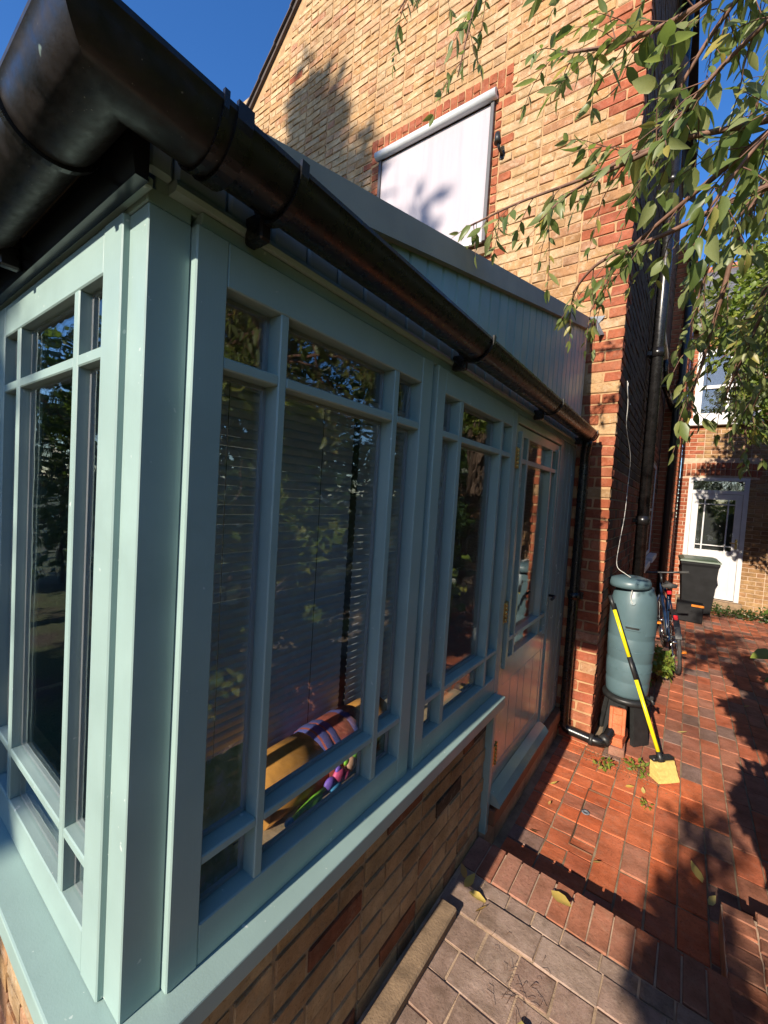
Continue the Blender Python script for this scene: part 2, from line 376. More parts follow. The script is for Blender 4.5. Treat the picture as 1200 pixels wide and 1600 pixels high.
def tag(o, label=None, cat=None, group=None, kind=None):
    if label: o['label'] = label
    if cat: o['category'] = cat
    if group: o['group'] = group
    if kind: o['kind'] = kind
    return o
def empty(name, loc=(0, 0, 0), parent=None, **kw):
    o = bpy.data.objects.new(name, None); COL.objects.link(o); o.location = loc; o.empty_display_size = 0.1
    if parent is not None: o.parent = parent
    return tag(o, **kw)
def part(name, mat, parent, *boxes, b=0.002, **kw):
    mb = MB()
    for q in boxes: mb.box(*q, b=b)
    return mb.build(name, mat, parent, **kw)

# ---- bricks: single pieces share mesh data; masses are one joined mesh
BM = {}
def brick_mesh(dims, mat, var):
    key = (tuple(round(d, 4) for d in dims), mat, var)
    if key not in BM:
        mb = MB(); st = rng.getstate(); rng.seed(hash(key[0]) % 9999 + var)
        mb.box(-dims[0]/2, dims[0]/2, -dims[1]/2, dims[1]/2, -dims[2]/2, dims[2]/2, b=0.0042 if dims[1] < .09 else .003, jit=0.0042 if dims[1] < .07 else .0022)
        rng.setstate(st); BM[key] = mb.mesh('brick', [mat], recalc=False)
    return BM[key]
def brick(ctr, dims, mat, parent, scale=(1, 1, 1), name='brick'):
    o = bpy.data.objects.new(name, brick_mesh(dims, mat, rng.randrange(5))); COL.objects.link(o)
    o.location = ctr; o.scale = scale; o.parent = parent
    o.rotation_euler = (rng.gauss(0, .004), rng.gauss(0, .004), rng.gauss(0, .004))
    return o

def project(p):
    d = Vector(p)-CAM; z = d.dot(fwd)
    if z < 0.05: return None
    return (600+649.43*d.dot(RX)/z, 800-649.43*d.dot(UX)/z, z)
def infront(p, mrg=20):
    q = project(p)
    return q is not None and -mrg < q[0] < 1200+mrg and -mrg < q[1] < 1600+mrg

# ================================================================== SETTING: ground
g = MB(); g.add([(-150, -150, -.17), (150, -150, -.17), (150, 150, -.17), (-150, 150, -.17)], [(0, 1, 2, 3)])
g.build('ground', 'soil', recalc=False, kind='structure')
ZL = -0.12                                   # lower path level; the paved terrace is z = 0
path = part('path', 'path_bed', None, (-0.02, 3.2, 1.5, 9.75, -.3, ZL-.006), b=.001, kind='structure')
terr = part('terrace', 'paver_bed', None, (-0.02, 3.2, -5.0, 1.545, -.3, -.0065), b=.001, kind='structure')
step = part('step', 'red_mortar', None, (-0.02, 0.925, 1.5475, 1.735, -.3, -.008), (0.93, 1.6, 1.5475, 2.10, -.3, -.008), b=.001, kind='structure')

# lower path bricks: columns running away from the step; cross-laid patch by the door, a drain cover set into it
far_path = MB(); singles = []
def path_brick(x0, x1, y0, y1, mat, j=.0045):
    x0 += j*.8; x1 -= j*.8; y0 += j; y1 -= j
    if x1-x0 < .02 or y1-y0 < .02: return
    singles.append((x0, x1, y0, y1, mat))
xs = [0.553+.1155*k for k in range(-1, 14)]
for k in range(len(xs)-1):
    y = 1.74+rng.uniform(0, .2)-.1
    first = True
    while y < 9.7:
        ln = .226+rng.uniform(-.006, .006)
        y1 = min(y+ln, 9.72); y0 = max(y, 1.745 if xs[k] < .92 else 2.11)
        y = y1+.0
        if xs[k] < .43 and y0 < 3.25: continue
        if y1 <= y0+.03 or y1 < 1.76: continue
        if xs[k] < 0.62 and y0 < 2.72 and y1 > 2.12 and xs[k] > .3:
            pass
        mat = 'bright_path_brick' if (xs[k] < .80 and y0 < 3.2 and rng.random() < .62) else 'path_brick'
        path_brick(xs[k], xs[k+1], y0, y1, mat)
# cross-laid patch x .05-.44, y 1.745-3.25 (drain cover x .318-.437 kept in the same brick)
yy = 1.75; r_ = 0
while yy < 3.2:
    off = (.0 if r_ % 2 else .115)
    for (a, b_) in ((.045-off, .212-off*.3), (.212-off*.3, .437)) if r_ % 2 else ((.045, .212), (.212, .325), (.325, .437)):
        path_brick(max(.02, a), b_, yy, yy+.1165, 'bright_path_brick' if rng.random() < .55 else 'path_brick')
    yy += .1165; r_ += 1
def psize(q):
    c = ((q[0]+q[1])/2, (q[2]+q[3])/2, ZL); p = project(c)
    return -1 if (p is None or not infront(c, 30)) else 1/p[2]
singles.sort(key=psize, reverse=True)
for i, (x0, x1, y0, y1, mat) in enumerate(singles):
    dz = rng.uniform(-.0035, .003)
    if i < 300:
        nx, ny = x1-x0, y1-y0
        dims = (.106, .217, .05) if ny > nx else (.155, .108, .05)
        brick(((x0+x1)/2, (y0+y1)/2, ZL-.025+dz), dims, mat, path, (nx/dims[0], ny/dims[1], 1))
    else:
        far_path.box(x0, x1, y0, y1, ZL-.05, ZL+dz, b=.004, mat=0, rnd=rng.random(), jit=.0015)
far_path.build('brick', 'path_brick', path, recalc=False, kind='stuff')
# inspection cover edging and keyhole plate
cov = empty('drain_cover', (0.43, 2.42, ZL), label='brick-filled drain cover with thin metal edge, set in the red path', cat='drain cover')
part('edge_frame', 'wood_brown', cov, (-.1135, -.1075, -.27, .27, -.02, .004), (-.1075, .0, -.272, -.266, -.02, .003), (-.1075, .118, .266, .272, -.02, .003), b=.001)
k_ = MB(); k_.lathe([(.022, .003), (.022, .006), (.012, .0075), (.011, .005)], -.085, .03, 14); k_.build('keyhole_plate', 'lead', cov)

# step: soldier course of bricks on edge
x = -.02; i = 0
while x < .9:
    wd = .0745+rng.uniform(-.002, .002)
    brick((x+wd/2, 1.645, -.033+rng.uniform(-.002, .002)), (.068, .196, .066), 'step_brick', step, ((wd-.006)/.068, 1, 1)); x += wd
for a in range(3):                            # raised edge on the right, laid the other way
    for b_ in range(8):
        brick((.93+.11*a+.056, 1.60+.069*b_+(.03 if a % 2 else 0), -.033+rng.uniform(-.002, .002)), (.104, .0635, .066), 'step_brick', step)
# riser bricks below the soldier course
x = -.01
while x < .92:
    brick((x+.11, 1.70, -.105), (.212, .06, .062), 'step_brick', step); x += .222

# terrace pavers (weathered grey-mauve blocks in rows parallel to the step)
y = 1.540; r_ = 0
rows = [.075, .125, .128, .122, .13, .126, .128, .125, .13, .127, .126, .13, .128, .127, .13, .126, .128, .13, .127, .126]
for d in rows:
    x = .02+rng.uniform(-.15, 0)
    while x < 1.75:
        ln = rng.uniform(.10, .135) if r_ == 0 else rng.choice((.125, .19, .205, .215))+rng.uniform(-.008, .008)
        x0 = max(x, -.015); x1 = x+ln; x += ln
        if x1-x0 < .04: continue
        c = ((x0+x1)/2, y-d/2, -.03+rng.uniform(-.004, .003))
        if not infront(c, 120) and y < .6: continue
        o = brick(c, (.19, .118, .06), 'grey_paver', terr, ((x1-x0-rng.uniform(.004, .010))/.19, (d-rng.uniform(.005, .010))/.118, 1), name='paver')
        o.rotation_euler[2] += rng.gauss(0, .012); o.rotation_euler[0] += rng.gauss(0, .008)
    y -= d; r_ += 1

# ================================================================== CONSERVATORY
con = empty('conservatory', (0, 1.6, 0), label='sage green timber conservatory with margin-light windows, lean-to against the brick house', cat='conservatory')
con.matrix_parent_inverse = Matrix()
OFF = Vector((0, -1.6, 0))
def cpart(name, mat, *boxes, b=0.002, parent=None, **kw):
    o = part(name, mat, parent or con, *boxes, b=b, **kw)
    if parent is None: o.location = OFF
    return o
def cfix(o): o.location = OFF; return o
YE = .108                                     # end wall plane (frame fronts); side wall frame fronts are x = 0
L = 3.2                                       # house gable wall plane
XW = -3.45                                    # far left end of the conservatory
ROWZ = [(.80, .917), (.936, 1.855), (1.877, 2.0)]
def window(s0, cols, s1, side, name='window', rows=ROWZ, z0=.716, z1=2.08, depth=.058, fronts=0.0, gd=.036):
    wn = empty(name, (0, 0, 0), con); cfix(wn)
    def T(a0, a1, n0, n1, za, zb):
        return (n0, n1, a0, a1, za, zb) if side else (a0, a1, YE-n1, YE-n0, za, zb)
    def p(nm, mat, *bx, b=.0025, **kw): return part(nm, mat, wn, *[T(*q) for q in bx], b=b, **kw)
    F = fronts
    p('stile', 'sage_paint', (s0, cols[0][0], F-depth, F, z0, z1)); p('stile', 'sage_paint', (cols[-1][1], s1, F-depth, F, z0, z1))
    a, b_ = cols[0][0]+.0002, cols[-1][1]-.0002
    p('bottom_rail', 'sage_paint', (a, b_, F-depth+.001, F-.0008, z0+.0005, rows[0][0])); p('top_rail', 'sage_paint', (a, b_, F-depth+.001, F-.0008, rows[-1][1], z1-.0005))
    for i in range(len(cols)-1):
        p('glazing_bar', 'sage_paint', (cols[i][1], cols[i+1][0], F-.05, F-.0015, rows[0][0]-.001, rows[-1][1]+.001))
    for i in range(len(cols)):
        for j in range(len(rows)-1):
            p('glazing_bar', 'sage_paint', (cols[i][0]-.0005, cols[i][1]+.0005, F-.05, F-.002, rows[j][1], rows[j+1][0]))
    sp = MB()
    for (c0, c1) in cols:
        for (r0, r1) in rows:
            p('pane', 'pane_glass', (c0-.004, c1+.004, F-gd-.004, F-gd, r0-.004, r1+.004), b=.0002)
            for q in ((c0-.003, c0+.008, F-gd-.0135, F-gd-.0045, r0-.003, r1+.003), (c1-.008, c1+.003, F-gd-.0135, F-gd-.0045, r0-.003, r1+.003),
                      (c0+.008, c1-.008, F-gd-.0135, F-gd-.0045, r0-.003, r0+.008), (c0+.008, c1-.008, F-gd-.0135, F-gd-.0045, r1-.008, r1+.003)):
                sp.box(*T(*q), b=.0005)
    sp.build('spacer', 'spacer_grey', wn)
    return wn
w1 = window(.19, [(.25, .3745), (.3956, .7823), (.806, .926)], .988, True)
w2 = window(1.016, [(1.0727, 1.1916), (1.22, 1.6043), (1.6273, 1.7414)], 1.80, True, fronts=.004)
endw = []
for k in range(4):
    o_ = -k*.845
    endw.append(window(-.885+o_, [(-.80+o_, -.685+o_), (-.66+o_, -.295+o_), (-.271+o_, -.156+o_)], -.082+o_, False, gd=.019))
# corner post, mullions, head
cpart('corner_post', 'sage_paint', (-.088, -.018, .120, .1897, .7155, 2.08), b=.002)
cpart('jamb_strip', 'sage_paint', (-.06, -.03, .9885, 1.0155, .716, 2.08))
for k in range(1, 5): cpart('mullion', 'sage_paint', (-.925-.845*(k-1), -.888-.845*(k-1), .125, .19, .716, 2.08))
cpart('head_beam', 'sage_paint', (-.08, -.006, .20, 3.14, 2.081, 2.106), (XW, -.02, .118, .19, 2.081, 2.106))
# sill boards
mb = MB(); pl_ = [(XW, .045), (.055, .045), (.055, 1.772), (-.09, 1.772), (-.09, .175), (XW, .175)]
mb.add([(a, b_, z) for z in (.668, .7152) for a, b_ in pl_], [(5, 4, 3, 2, 1, 0), (6, 7, 8, 9, 10, 11)]+[(i, (i+1) % 6, 6+(i+1) % 6, 6+i) for i in range(6)])
o = cfix(mb.build('sill', 'sage_paint', con)); bv = o.modifiers.new('b', 'BEVEL'); bv.width = .004; bv.segments = 2
# plinth: mortar core + bricks
pl = cpart('plinth_wall', 'dark_mortar', (-.22, -.028, .13, 1.766, -.3, .668), b=.001)
def plinth_course(z, along0, along1, mk, odd):
    s = along0; st = odd
    while s < along1-.02:
        ln = .219 if st else .104
        e = min(s+ln, along1)
        if e-s > .03: mk(s, e, z)
        s = e+.011; st = not st
for c in range(9):
    z = .668-.0385-.0765*c
    def mk(s, e, z, c=c):
        mat = 'plinth_brick'
        if s > 1.1 and c < 4 and rng.random() < .6-.12*c: mat = rng.choice(('plinth_red_brick', 'plinth_dark_brick', 'plinth_red_brick'))
        elif rng.random() < .025: mat = 'plinth_red_brick'
        brick((-.072+rng.uniform(-.002, .002)-.0, (s+e)/2, z), (.10, e-s if abs(e-s-.219) < .001 or abs(e-s-.104) < .001 else round(e-s, 2), .0655), mat, pl)
    plinth_course(z, .128, 1.764, mk, c % 2 == 0)
pe = cpart('plinth_wall', 'mortar', (XW, -.0285, .1335, .32, -.3, .668), b=.001)
rest = MB()
for c in range(9):
    z = .668-.0385-.0765*c
    def mk2(s, e, z):
        if s < 1.1: brick((-.021-(s+e)/2, .175, z), (round(e-s, 2), .10, .0655), 'yellow_brick', pe)
        else: rest.box(-.021-e, -.021-s, .125, .22, z-.0325, z+.0325, b=.004, rnd=rng.random(), jit=.002)
    plinth_course(z, 0, 3.4, mk2, c % 2 == 1)
rest.build('brick', 'yellow_brick', pe, recalc=False, kind='stuff')
for o in (pl, pe): o.location = OFF
# window board, floor and inner walls
cpart('window_board', 'inner_board', (-.55, -.0605, .33, 1.76, .60, .64))
cpart('inner_floor', 'inner_floor', (XW+.06, -.225, .33, 3.19, -.2, -.1))
cpart('end_wall', 'inner_wall', (XW-.08, XW-.002, .2, 3.19, -.1, 2.9))
cpart('inner_wall', 'inner_wall', (XW+.01, -.07, 3.13, 3.185, -.09, 2.9))
# --- door and its frame
cpart('door_jamb', 'door_paint', (-.075, -.002, 1.8005, 1.832, .02, 2.08)); cpart('door_jamb', 'door_paint', (-.075, -.004, 2.684, 2.735, .02, 2.08))
cpart('door_jamb', 'sage_paint', (-.075, .006, 1.768, 1.7995, -.0, .7145)); cpart('door_head', 'door_paint', (-.075, -.003, 1.8325, 2.6835, 2.036, 2.08))
cpart('threshold', 'wood_brown', (-.09, .035, 1.80, 3.16, .03, .115), b=.006)
cpart('threshold_plinth', 'dark_mortar', (-.09, .005, 1.77, 3.19, -.3, .0295))
door = empty('door', (0, 0, 0), con); cfix(door)
DC = [(1.905, 2.015), (2.038, 2.485), (2.508, 2.615)]; DR = [(.83, .922), (.944, 1.847), (1.873, 1.982)]
D0 = -.014
def dp(nm, mat, *bx, b=.0025): return part(nm, mat, door, *bx, b=b)
dp('stile', 'door_paint', (-.058, D0, 1.836, 1.905, .13, 2.033)); dp('stile', 'door_paint', (-.058, D0, 2.615, 2.680, .13, 2.033))
dp('top_rail', 'door_paint', (-.057, D0-.0008, 1.9055, 2.6145, 1.982, 2.0325)); dp('lock_rail', 'door_paint', (-.057, D0-.0008, 1.9055, 2.6145, .70, .83))
dp('bottom_rail', 'door_paint', (-.057, D0-.0008, 1.9055, 2.6145, .131, .28))
be = [1.9055, 2.04, 2.178, 2.287, 2.45, 2.6145]
for i in range(5): dp('panel_board', 'door_paint', (-.05, D0-.002, be[i]+.0012, be[i+1]-.0012, .2802, .6998), b=.0022)
dp('glazing_bead', 'door_paint', (D0-.001, D0+.020, 1.872, 1.904, .80, 2.0)); dp('glazing_bead', 'door_paint', (D0-.001, D0+.014, 2.616, 2.640, .80, 2.0))
for i in range(2): dp('glazing_bar', 'door_paint', (-.05, D0+.006, DC[i][1], DC[i+1][0], .829, 1.983))
for i in range(3):
    for j in range(2): dp('glazing_bar', 'door_paint', (-.05, D0+.005, DC[i][0]-.0005, DC[i][1]+.0005, DR[j][1], DR[j+1][0]))
    for r in DR: dp('pane', 'pane_glass', (-.044, -.040, DC[i][0]-.004, DC[i][1]+.004, r[0]-.004, r[1]+.004), b=.0002)
wb = MB(); prof = [(D0+.001, .132), (.052, .128), (.056, .146), (.030, .175), (D0+.001, .196)]
wb.add([(x_, y_, z_) for y_ in (1.812, 2.69) for (x_, z_) in prof], [tuple(range(5)), tuple(range(9, 4, -1))]+[(i, (i+1) % 5, 5+(i+1) % 5, 5+i) for i in range(5)])
wb.build('weather_bar', 'door_paint', door)
for zc in (1.865, 1.10, .375):
    h = MB(); h.box(.0, .0035, 1.800, 1.833, zc-.05, zc+.05, b=.0006); h.box(D0-.001, .001, 1.838, 1.871, zc-.05, zc+.05, b=.0006)
    for q in range(5): h.tube([(.005, 1.8355, zc-.05+.02*q+.001), (.005, 1.8355, zc-.05+.02*q+.019)], .0055, 10)
    h.build('hinge', 'brass', door)
h = MB(); h.box(D0-.001, D0+.008, 2.628, 2.664, .95, 1.12, b=.004); h.tube([(D0+.006, 2.646, 1.055), (D0+.05, 2.646, 1.055), (D0+.056, 2.63, 1.055), (D0+.056, 2.55, 1.052)], .0085, 10)
h.build('handle', 'black_iron', door)
# fixed boarded panel right of the door
pb = [2.7355, 2.835, 2.935, 3.035, 3.15]
for i in range(4): cpart('panel_board', 'door_paint', (-.06, -.010, pb[i]+.0008, pb[i+1]-.0008, .1155, 2.0805), b=.004)
# --- upper cladding boards, drip moulding, coping, roof
def ztop(y): return 2.215+.2545*y
mo = MB(); prof = [(-.02, 2.1065), (.004, 2.1065), (.008, 2.114), (.004, 2.124), (-.02, 2.124)]
mo.add([(x_, y_, z_) for y_ in (.15, 3.15) for (x_, z_) in prof], [tuple(range(5)), tuple(range(9, 4, -1))]+[(i, (i+1) % 5, 5+(i+1) % 5, 5+i) for i in range(5)])
cfix(mo.build('drip_moulding', 'sage_paint', con))
y = .150; ylim = 3.165
cuts = [.105, .150] + [.195+.0]
e = .150; edges = [.108]
while e < ylim: edges.append(e); e += .0955
edges.append(ylim)
for a, b_ in zip(edges[:-1], edges[1:]):
    a2, b2 = a+.0018, b_-.0018; ch = .006; xf = 0.0
    pr = [(-.02, a2), (xf-ch, a2), (xf, a2+ch), (xf, b2-ch), (xf-ch, b2), (-.02, b2)]
    mb = MB(); vs = [(x_, y_, 2.1245) for x_, y_ in pr]+[(x_, y_, ztop(y_)-.055) for x_, y_ in pr]
    mb.add(vs, [tuple(range(5, -1, -1)), tuple(range(6, 12))]+[(i, (i+1) % 6, 6+(i+1) % 6, 6+i) for i in range(6)])
    cfix(mb.build('cladding_board', 'sage_paint', con))
def prism_y(name, mat, x0, x1, y0, y1, zb0, zt0, zb1, zt1, parent=None):
    mb = MB(); mb.add([(x0, y0, zb0), (x1, y0, zb0), (x1, y0, zt0), (x0, y0, zt0), (x0, y1, zb1), (x1, y1, zb1), (x1, y1, zt1), (x0, y1, zt1)],
                      [(0, 1, 2, 3), (7, 6, 5, 4), (0, 4, 5, 1), (1, 5, 6, 2), (2, 6, 7, 3), (3, 7, 4, 0)])
    return cfix(mb.build(name, mat, parent or con))
prism_y('coping', 'coping_felt', -.06, .022, .15, 3.155, ztop(.15)-.078, ztop(.15), ztop(3.155)-.082, ztop(3.155))
prism_y('roof', 'coping_felt', XW-.1, -.0605, .0, 3.19, ztop(0)-.07, ztop(0)-.012, ztop(3.19)-.07, ztop(3.19)-.012)
cpart('backing', 'sage_paint', (-.07, -.0205, .13, 3.15, 2.1, 2.19))
prism_y('backing', 'sage_paint', -.06, -.0205, .13, 3.15, 2.1905, ztop(.13)-.09, 2.1905, ztop(3.15)-.09)
# lead apron where the coping meets the house
ld = MB()
pts = [(-.02, 3.10, ztop(3.1)+.004), (.06, 3.12, ztop(3.1)-.01), (.055, 3.195, ztop(3.1)-.02), (-.03, 3.195, ztop(3.1)+.05), (.105, 3.195, ztop(3.1)-.10), (.075, 3.13, ztop(3.1)-.12), (.10, 3.19, ztop(3.1)+.035)]
ld.add(pts, [(0, 1, 2, 3), (1, 5, 4, 2), (2, 6, 3)]); o = ld.build('lead_apron', 'lead', con, recalc=False); cfix(o)
so = o.modifiers.new('s', 'SOLIDIFY'); so.thickness = .004
# end eave: soffit and black fascia
cpart('soffit', 'sage_paint', (XW, .0, .088, .118, 2.090, 2.106))
fa = MB(); n = 8; pr = [(.105, 2.088)]+[(.0865-.006*math.sin(math.pi*k/n), 2.088+.115*k/n) for k in range(n+1)]+[(.105, 2.203)]
nn = len(pr)
fa.add([(x_, y_, z_) for x_ in (XW, .014) for (y_, z_) in pr], [tuple(range(nn)), tuple(range(2*nn-1, nn-1, -1))]+[(i, (i+1) % nn, nn+(i+1) % nn, nn+i) for i in range(nn)])
cfix(fa.build('fascia', 'black_fascia', con))
# --- gutters: half-round sweep along plan polylines
GX, GY, GZ, GR = .080, .020, 2.172, .0575
def gutter(name, plan, mats, r=GR, t=.003, lip=True, mat='gutter_black', smooth=True):
    prof = []
    n = 20
    for k in range(n+1):
        a = math.pi*k/n; prof.append((r*math.cos(a), -r*math.sin(a)))
    if lip: prof = [(r-.001, .004), (r+.004, .004), (r+.004, -.004)]+prof[1:-1]+[(-r-.004, -.004), (-r-.004, .004), (-r+.001, .004)]
    inn = []
    for k in range(n, -1, -1):
        a = math.pi*k/n; inn.append(((r-t)*math.cos(a), -(r-t)*math.sin(a)))
    ring = prof+inn; m_ = len(ring)
    vs = []; fs = []
    for (px, py, ox, oy) in plan:
        for (d, z) in ring: vs.append((px+ox*d, py+oy*d, GZ+z))
    for i in range(len(plan)-1):
        for k in range(m_): fs.append((i*m_+k, i*m_+(k+1) % m_, (i+1)*m_+(k+1) % m_, (i+1)*m_+k))
    fs += [tuple(range(m_)), tuple(range((len(plan)-1)*m_+m_-1, (len(plan)-1)*m_-1, -1))]
    mb = MB(); mb.add(vs, fs, 0, None, smooth)
    o = mb.build(name, mat, con); cfix(o)
    es = o.modifiers.new('e', 'EDGE_SPLIT'); es.split_angle = R(35)
    return o
def yl(y0, y1): return [(GX, y0, 1, 0), (GX, y1, 1, 0)]
def xl(x0, x1): return [(x0, GY, 0, -1), (x1, GY, 0, -1)]
gs = gutter('gutter', yl(.16, 3.10), None)
ge = gutter('gutter', xl(XW-.1, -.10), None, mat='gutter_dull')
gc = gutter('gutter_corner', [(-.115, GY, 0, -1), (GX, GY, 1, -1), (GX, .19, 1, 0)], None, r=GR+.0045, mat='gutter_dull')
def strap(par, a, side, wd=.016, r=GR+.009, arm=True):
    mb = MB(); n = 18; vs = []; fs = []
    rs = (r-.006, r)
    for s_ in (a-wd/2, a+wd/2):
        for rr in rs:
            for k in range(n+1):
                t_ = math.pi*k/n; d, z = rr*math.cos(t_), -rr*math.sin(t_)
                z += .012 if k in (0, n) else 0
                vs.append((GX+d, s_, GZ+z) if side else (s_, GY-d, GZ+z))
    q = n+1
    for k in range(n):
        for (A, B) in ((0, 1), (1, 3), (3, 2), (2, 0)): fs.append((A*q+k, A*q+k+1, B*q+k+1, B*q+k))
    fs += [(0, q, 3*q, 2*q), (n, 2*q+n, 3*q+n, q+n)]
    mb.add(vs, fs)
    if arm:
        if side: mb.box(.0, .05, a-.012, a+.012, GZ-.085, GZ-.035, b=.004)
        else: mb.box(a-.012, a+.012, .045, .082, GZ-.08, GZ-.035, b=.004)
    return mb.build('bracket', 'gutter_black', par)
for a in (.29, 1.12, 2.05, 3.03): strap(gs, a, True)
for a in (-.55, -1.4, -2.3): strap(ge, a, False)
strap(gc, .175, True, .026, GR+.011, False); strap(gc, .145, True, .008, GR+.010, False); strap(gc, -.105, False, .012, GR+.011, False)
cap = MB(); n = 16; vs = [(GX+(GR+.003)*math.cos(math.pi*k/n), y_, GZ-(GR+.003)*math.sin(math.pi*k/n)) for y_ in (3.1, 3.108) for k in range(n+1)]
q = n+1
cap.add(vs, [tuple(range(q)), tuple(range(2*q-1, q-1, -1))]+[(k, (k+1) % q, q+(k+1) % q, q+k) for k in range(q)]); cap.build('end_cap', 'gutter_black', gs)
dpipe = MB(); dpipe.tube([(.075, 3.07, 2.125), (.072, 3.08, 2.09), (.055, 3.135, 2.02), (.055, 3.14, 1.95), (.055, 3.14, .04), (.056, 3.14, .01), (.075, 3.14, -.015), (.10, 3.14, -.022), (.27, 3.14, -.035), (.30, 3.145, -.036), (.325, 3.165, -.03), (.345, 3.21, .0), (.40, 3.42, .13)], .034, 16)
dpo = dpipe.build('downpipe', 'gutter_black', con); cfix(dpo)
for zc in (.96,):
    mb = MB(); mb.tube([(.055, 3.14, zc), (.055, 3.14, zc+.05)], .041, 16); mb.box(.0, .11, 3.175, 3.19, zc, zc+.05); mb.build('clip', 'gutter_black', dpo)
mb = MB(); mb.tube([(.235, 3.14, -.0335), (.262, 3.14, -.0345)], .0405, 16); mb.tube([(.318, 3.158, -.033), (.338, 3.195, -.01)], .0405, 16); mb.build('collar', 'black_plastic', dpo)

# ================================================================== BRICK HOUSE
CH = .0765
house = empty('brick_house', (.23, L, 0), label='tall yellow brick house with red brick corners and a steep gable behind the conservatory', cat='house')
HO = Vector((-.23, -L, 0))
def hfix(o): o.location = HO; return o
def verge(x): return 7.446+(x+3.47)*.946
XR = -1.9; ZR = verge(XR)
def roofz(x): return ZR-abs(x-XR)*.946
WX0, WX1, WZ0, WZ1 = -2.10, -.875, 3.80, 5.03         # upstairs window opening
gw = MB()
xl_ = -6.6
py_ = L+.008
op = [(WX0, WZ0), (WX1, WZ0), (WX1, WZ1), (WX0, WZ1)]
# mortar sheet with the window hole: four strips around the opening
def quad(mb, a, b_, c, d): mb.add([(p[0], py_, p[1]) for p in (a, b_, c, d)], [(0, 1, 2, 3)])
quad(gw, (xl_, -.3), (WX0, -.3), (WX0, roofz(WX0)), (xl_, roofz(xl_)))
quad(gw, (WX0, -.3), (WX1, -.3), (WX1, WZ0), (WX0, WZ0))
gw.add([(WX0, py_, WZ1), (WX1, py_, WZ1), (WX1, py_, roofz(WX1)), (XR, py_, ZR), (WX0, py_, roofz(WX0))], [(0, 1, 2, 3, 4)])
quad(gw, (WX1, -.3), (.226, -.3), (.226, roofz(.23)), (WX1, roofz(WX1)))
gable = hfix(gw.build('gable_wall', 'mortar', house, recalc=False))
bricks = []
def clipadd(x0, x1, z0, z1, mat):
    if z1 > WZ0-.0 and z0 < WZ1 and x1 > WX0 and x0 < WX1:
        if x0 < WX0: clip1(x0, WX0-.002, z0, z1, mat)
        if x1 > WX1: clip1(WX1+.002, x1, z0, z1, mat)
        return
    clip1(x0, x1, z0, z1, mat)
def clip1(x0, x1, z0, z1, mat):
    if x1-x0 < .03: return
    if z1 > roofz(x0)-.03 or z1 > roofz(x1)-.03: return
    if x1 < .02 and z1 < 2.97: return
    bricks.append((x0, x1, z0, z1, mat))
ncourse = int((ZR+.12)/CH)
ARCH = (WX0-.12, WX1+.12, WZ1+.0, WZ1+.235)
for c in range(ncourse):
    z0 = -.12+CH*c+.0068; z1 = z0+CH-.0136
    # right-hand red quoins
    x = .23
    low = z1 < 2.35
    kq = c % 6
    nred = {0: 1, 1: 2, 2: 1, 3: 2, 4: 0, 5: 1}[kq] if not low else 2
    st = c % 2 == 0
    n_ = 0
    while x > -5.2:
        ln = .219 if st else .104
        x0 = x-ln
        mat = 'yellow_brick'
        if n_ < nred: mat = 'red_brick'
        if low and x > -.3: mat = 'red_brick' if rng.random() < .9 else 'yellow_brick'
        # jamb dressings either side of the window
        if z1 < WZ1+.25 and z1 > WZ0-.3:
            if x0 < WX0 and x0 > WX0-(.24 if (c//2) % 2 else .13) and x > WX0-.26: mat = 'red_brick'
            if x > WX1 and x < WX1+(.26 if (c//2) % 2 else .14): mat = 'red_brick'
        if rng.random() < .006 and mat == 'yellow_brick': mat = 'red_brick'
        if not (z1 > ARCH[2] and z0 < ARCH[3] and x0 < ARCH[1] and x > ARCH[0]): clipadd(x0, x, z0, z1, mat)
        elif z1 > ARCH[2] and z0 < ARCH[3]:
            if x > ARCH[1]: clipadd(ARCH[1]+.006, x, z0, z1, mat)
            if x0 < ARCH[0]: clipadd(x0, ARCH[0]-.006, z0, z1, mat)
        x = x0-.0135; st = not st; n_ += 1
k = 0; x = ARCH[0]
while x < ARCH[1]-.03:                                       # flat arch: bricks on end, two rows, alternating splits
    wd = .0745; zs = WZ1+(.15 if k % 2 else .08)
    bricks.append((x+.0045, x+wd-.0045, ARCH[2]+.004, zs-.0045, 'red_brick'))
    bricks.append((x+.0045, x+wd-.0045, zs+.0045, ARCH[3]-.004, 'red_brick')); x += wd; k += 1
def seen(q):
    c = ((q[0]+q[1])/2, L, (q[2]+q[3])/2)
    if not infront(c, 10): return -1
    # line of sight blocked by the conservatory's roof edge?
    d = Vector(c)-CAM; t_ = (0.02-CAM.x)/d.x if d.x < 0 else 2
    if 0 < t_ < 1:
        p = CAM+d*t_
        if p.y > 0 and p.z < ztop(p.y)-.02: return -1
    return (q[1]-q[0])*(q[3]-q[2])/project(c)[2]**2
bricks.sort(key=seen, reverse=True)
mass = MB(); mass.m('yellow_brick'); mass.m('red_brick')
for i, (x0, x1, z0, z1, mat) in enumerate(bricks):
    dy = rng.uniform(-.003, .002)
    if i < 300:
        ln = x1-x0; wz = z1-z0
        base = (.219, .06, .0655) if ln > .15 else ((.104, .06, .0655) if ln > .085 else (.0655, .06, .11))
        o = brick((.5*(x0+x1), L+.03+dy, .5*(z0+z1)), base, mat, gable, (ln/base[0], 1, wz/base[2]))
    else:
        mass.box(x0, x1, L+dy, L+.05, z0, z1, b=.005, mat=mass.m(mat), rnd=rng.random(), jit=.0045)
mass.build('brick', ['yellow_brick', 'red_brick'], gable, recalc=False, kind='stuff')
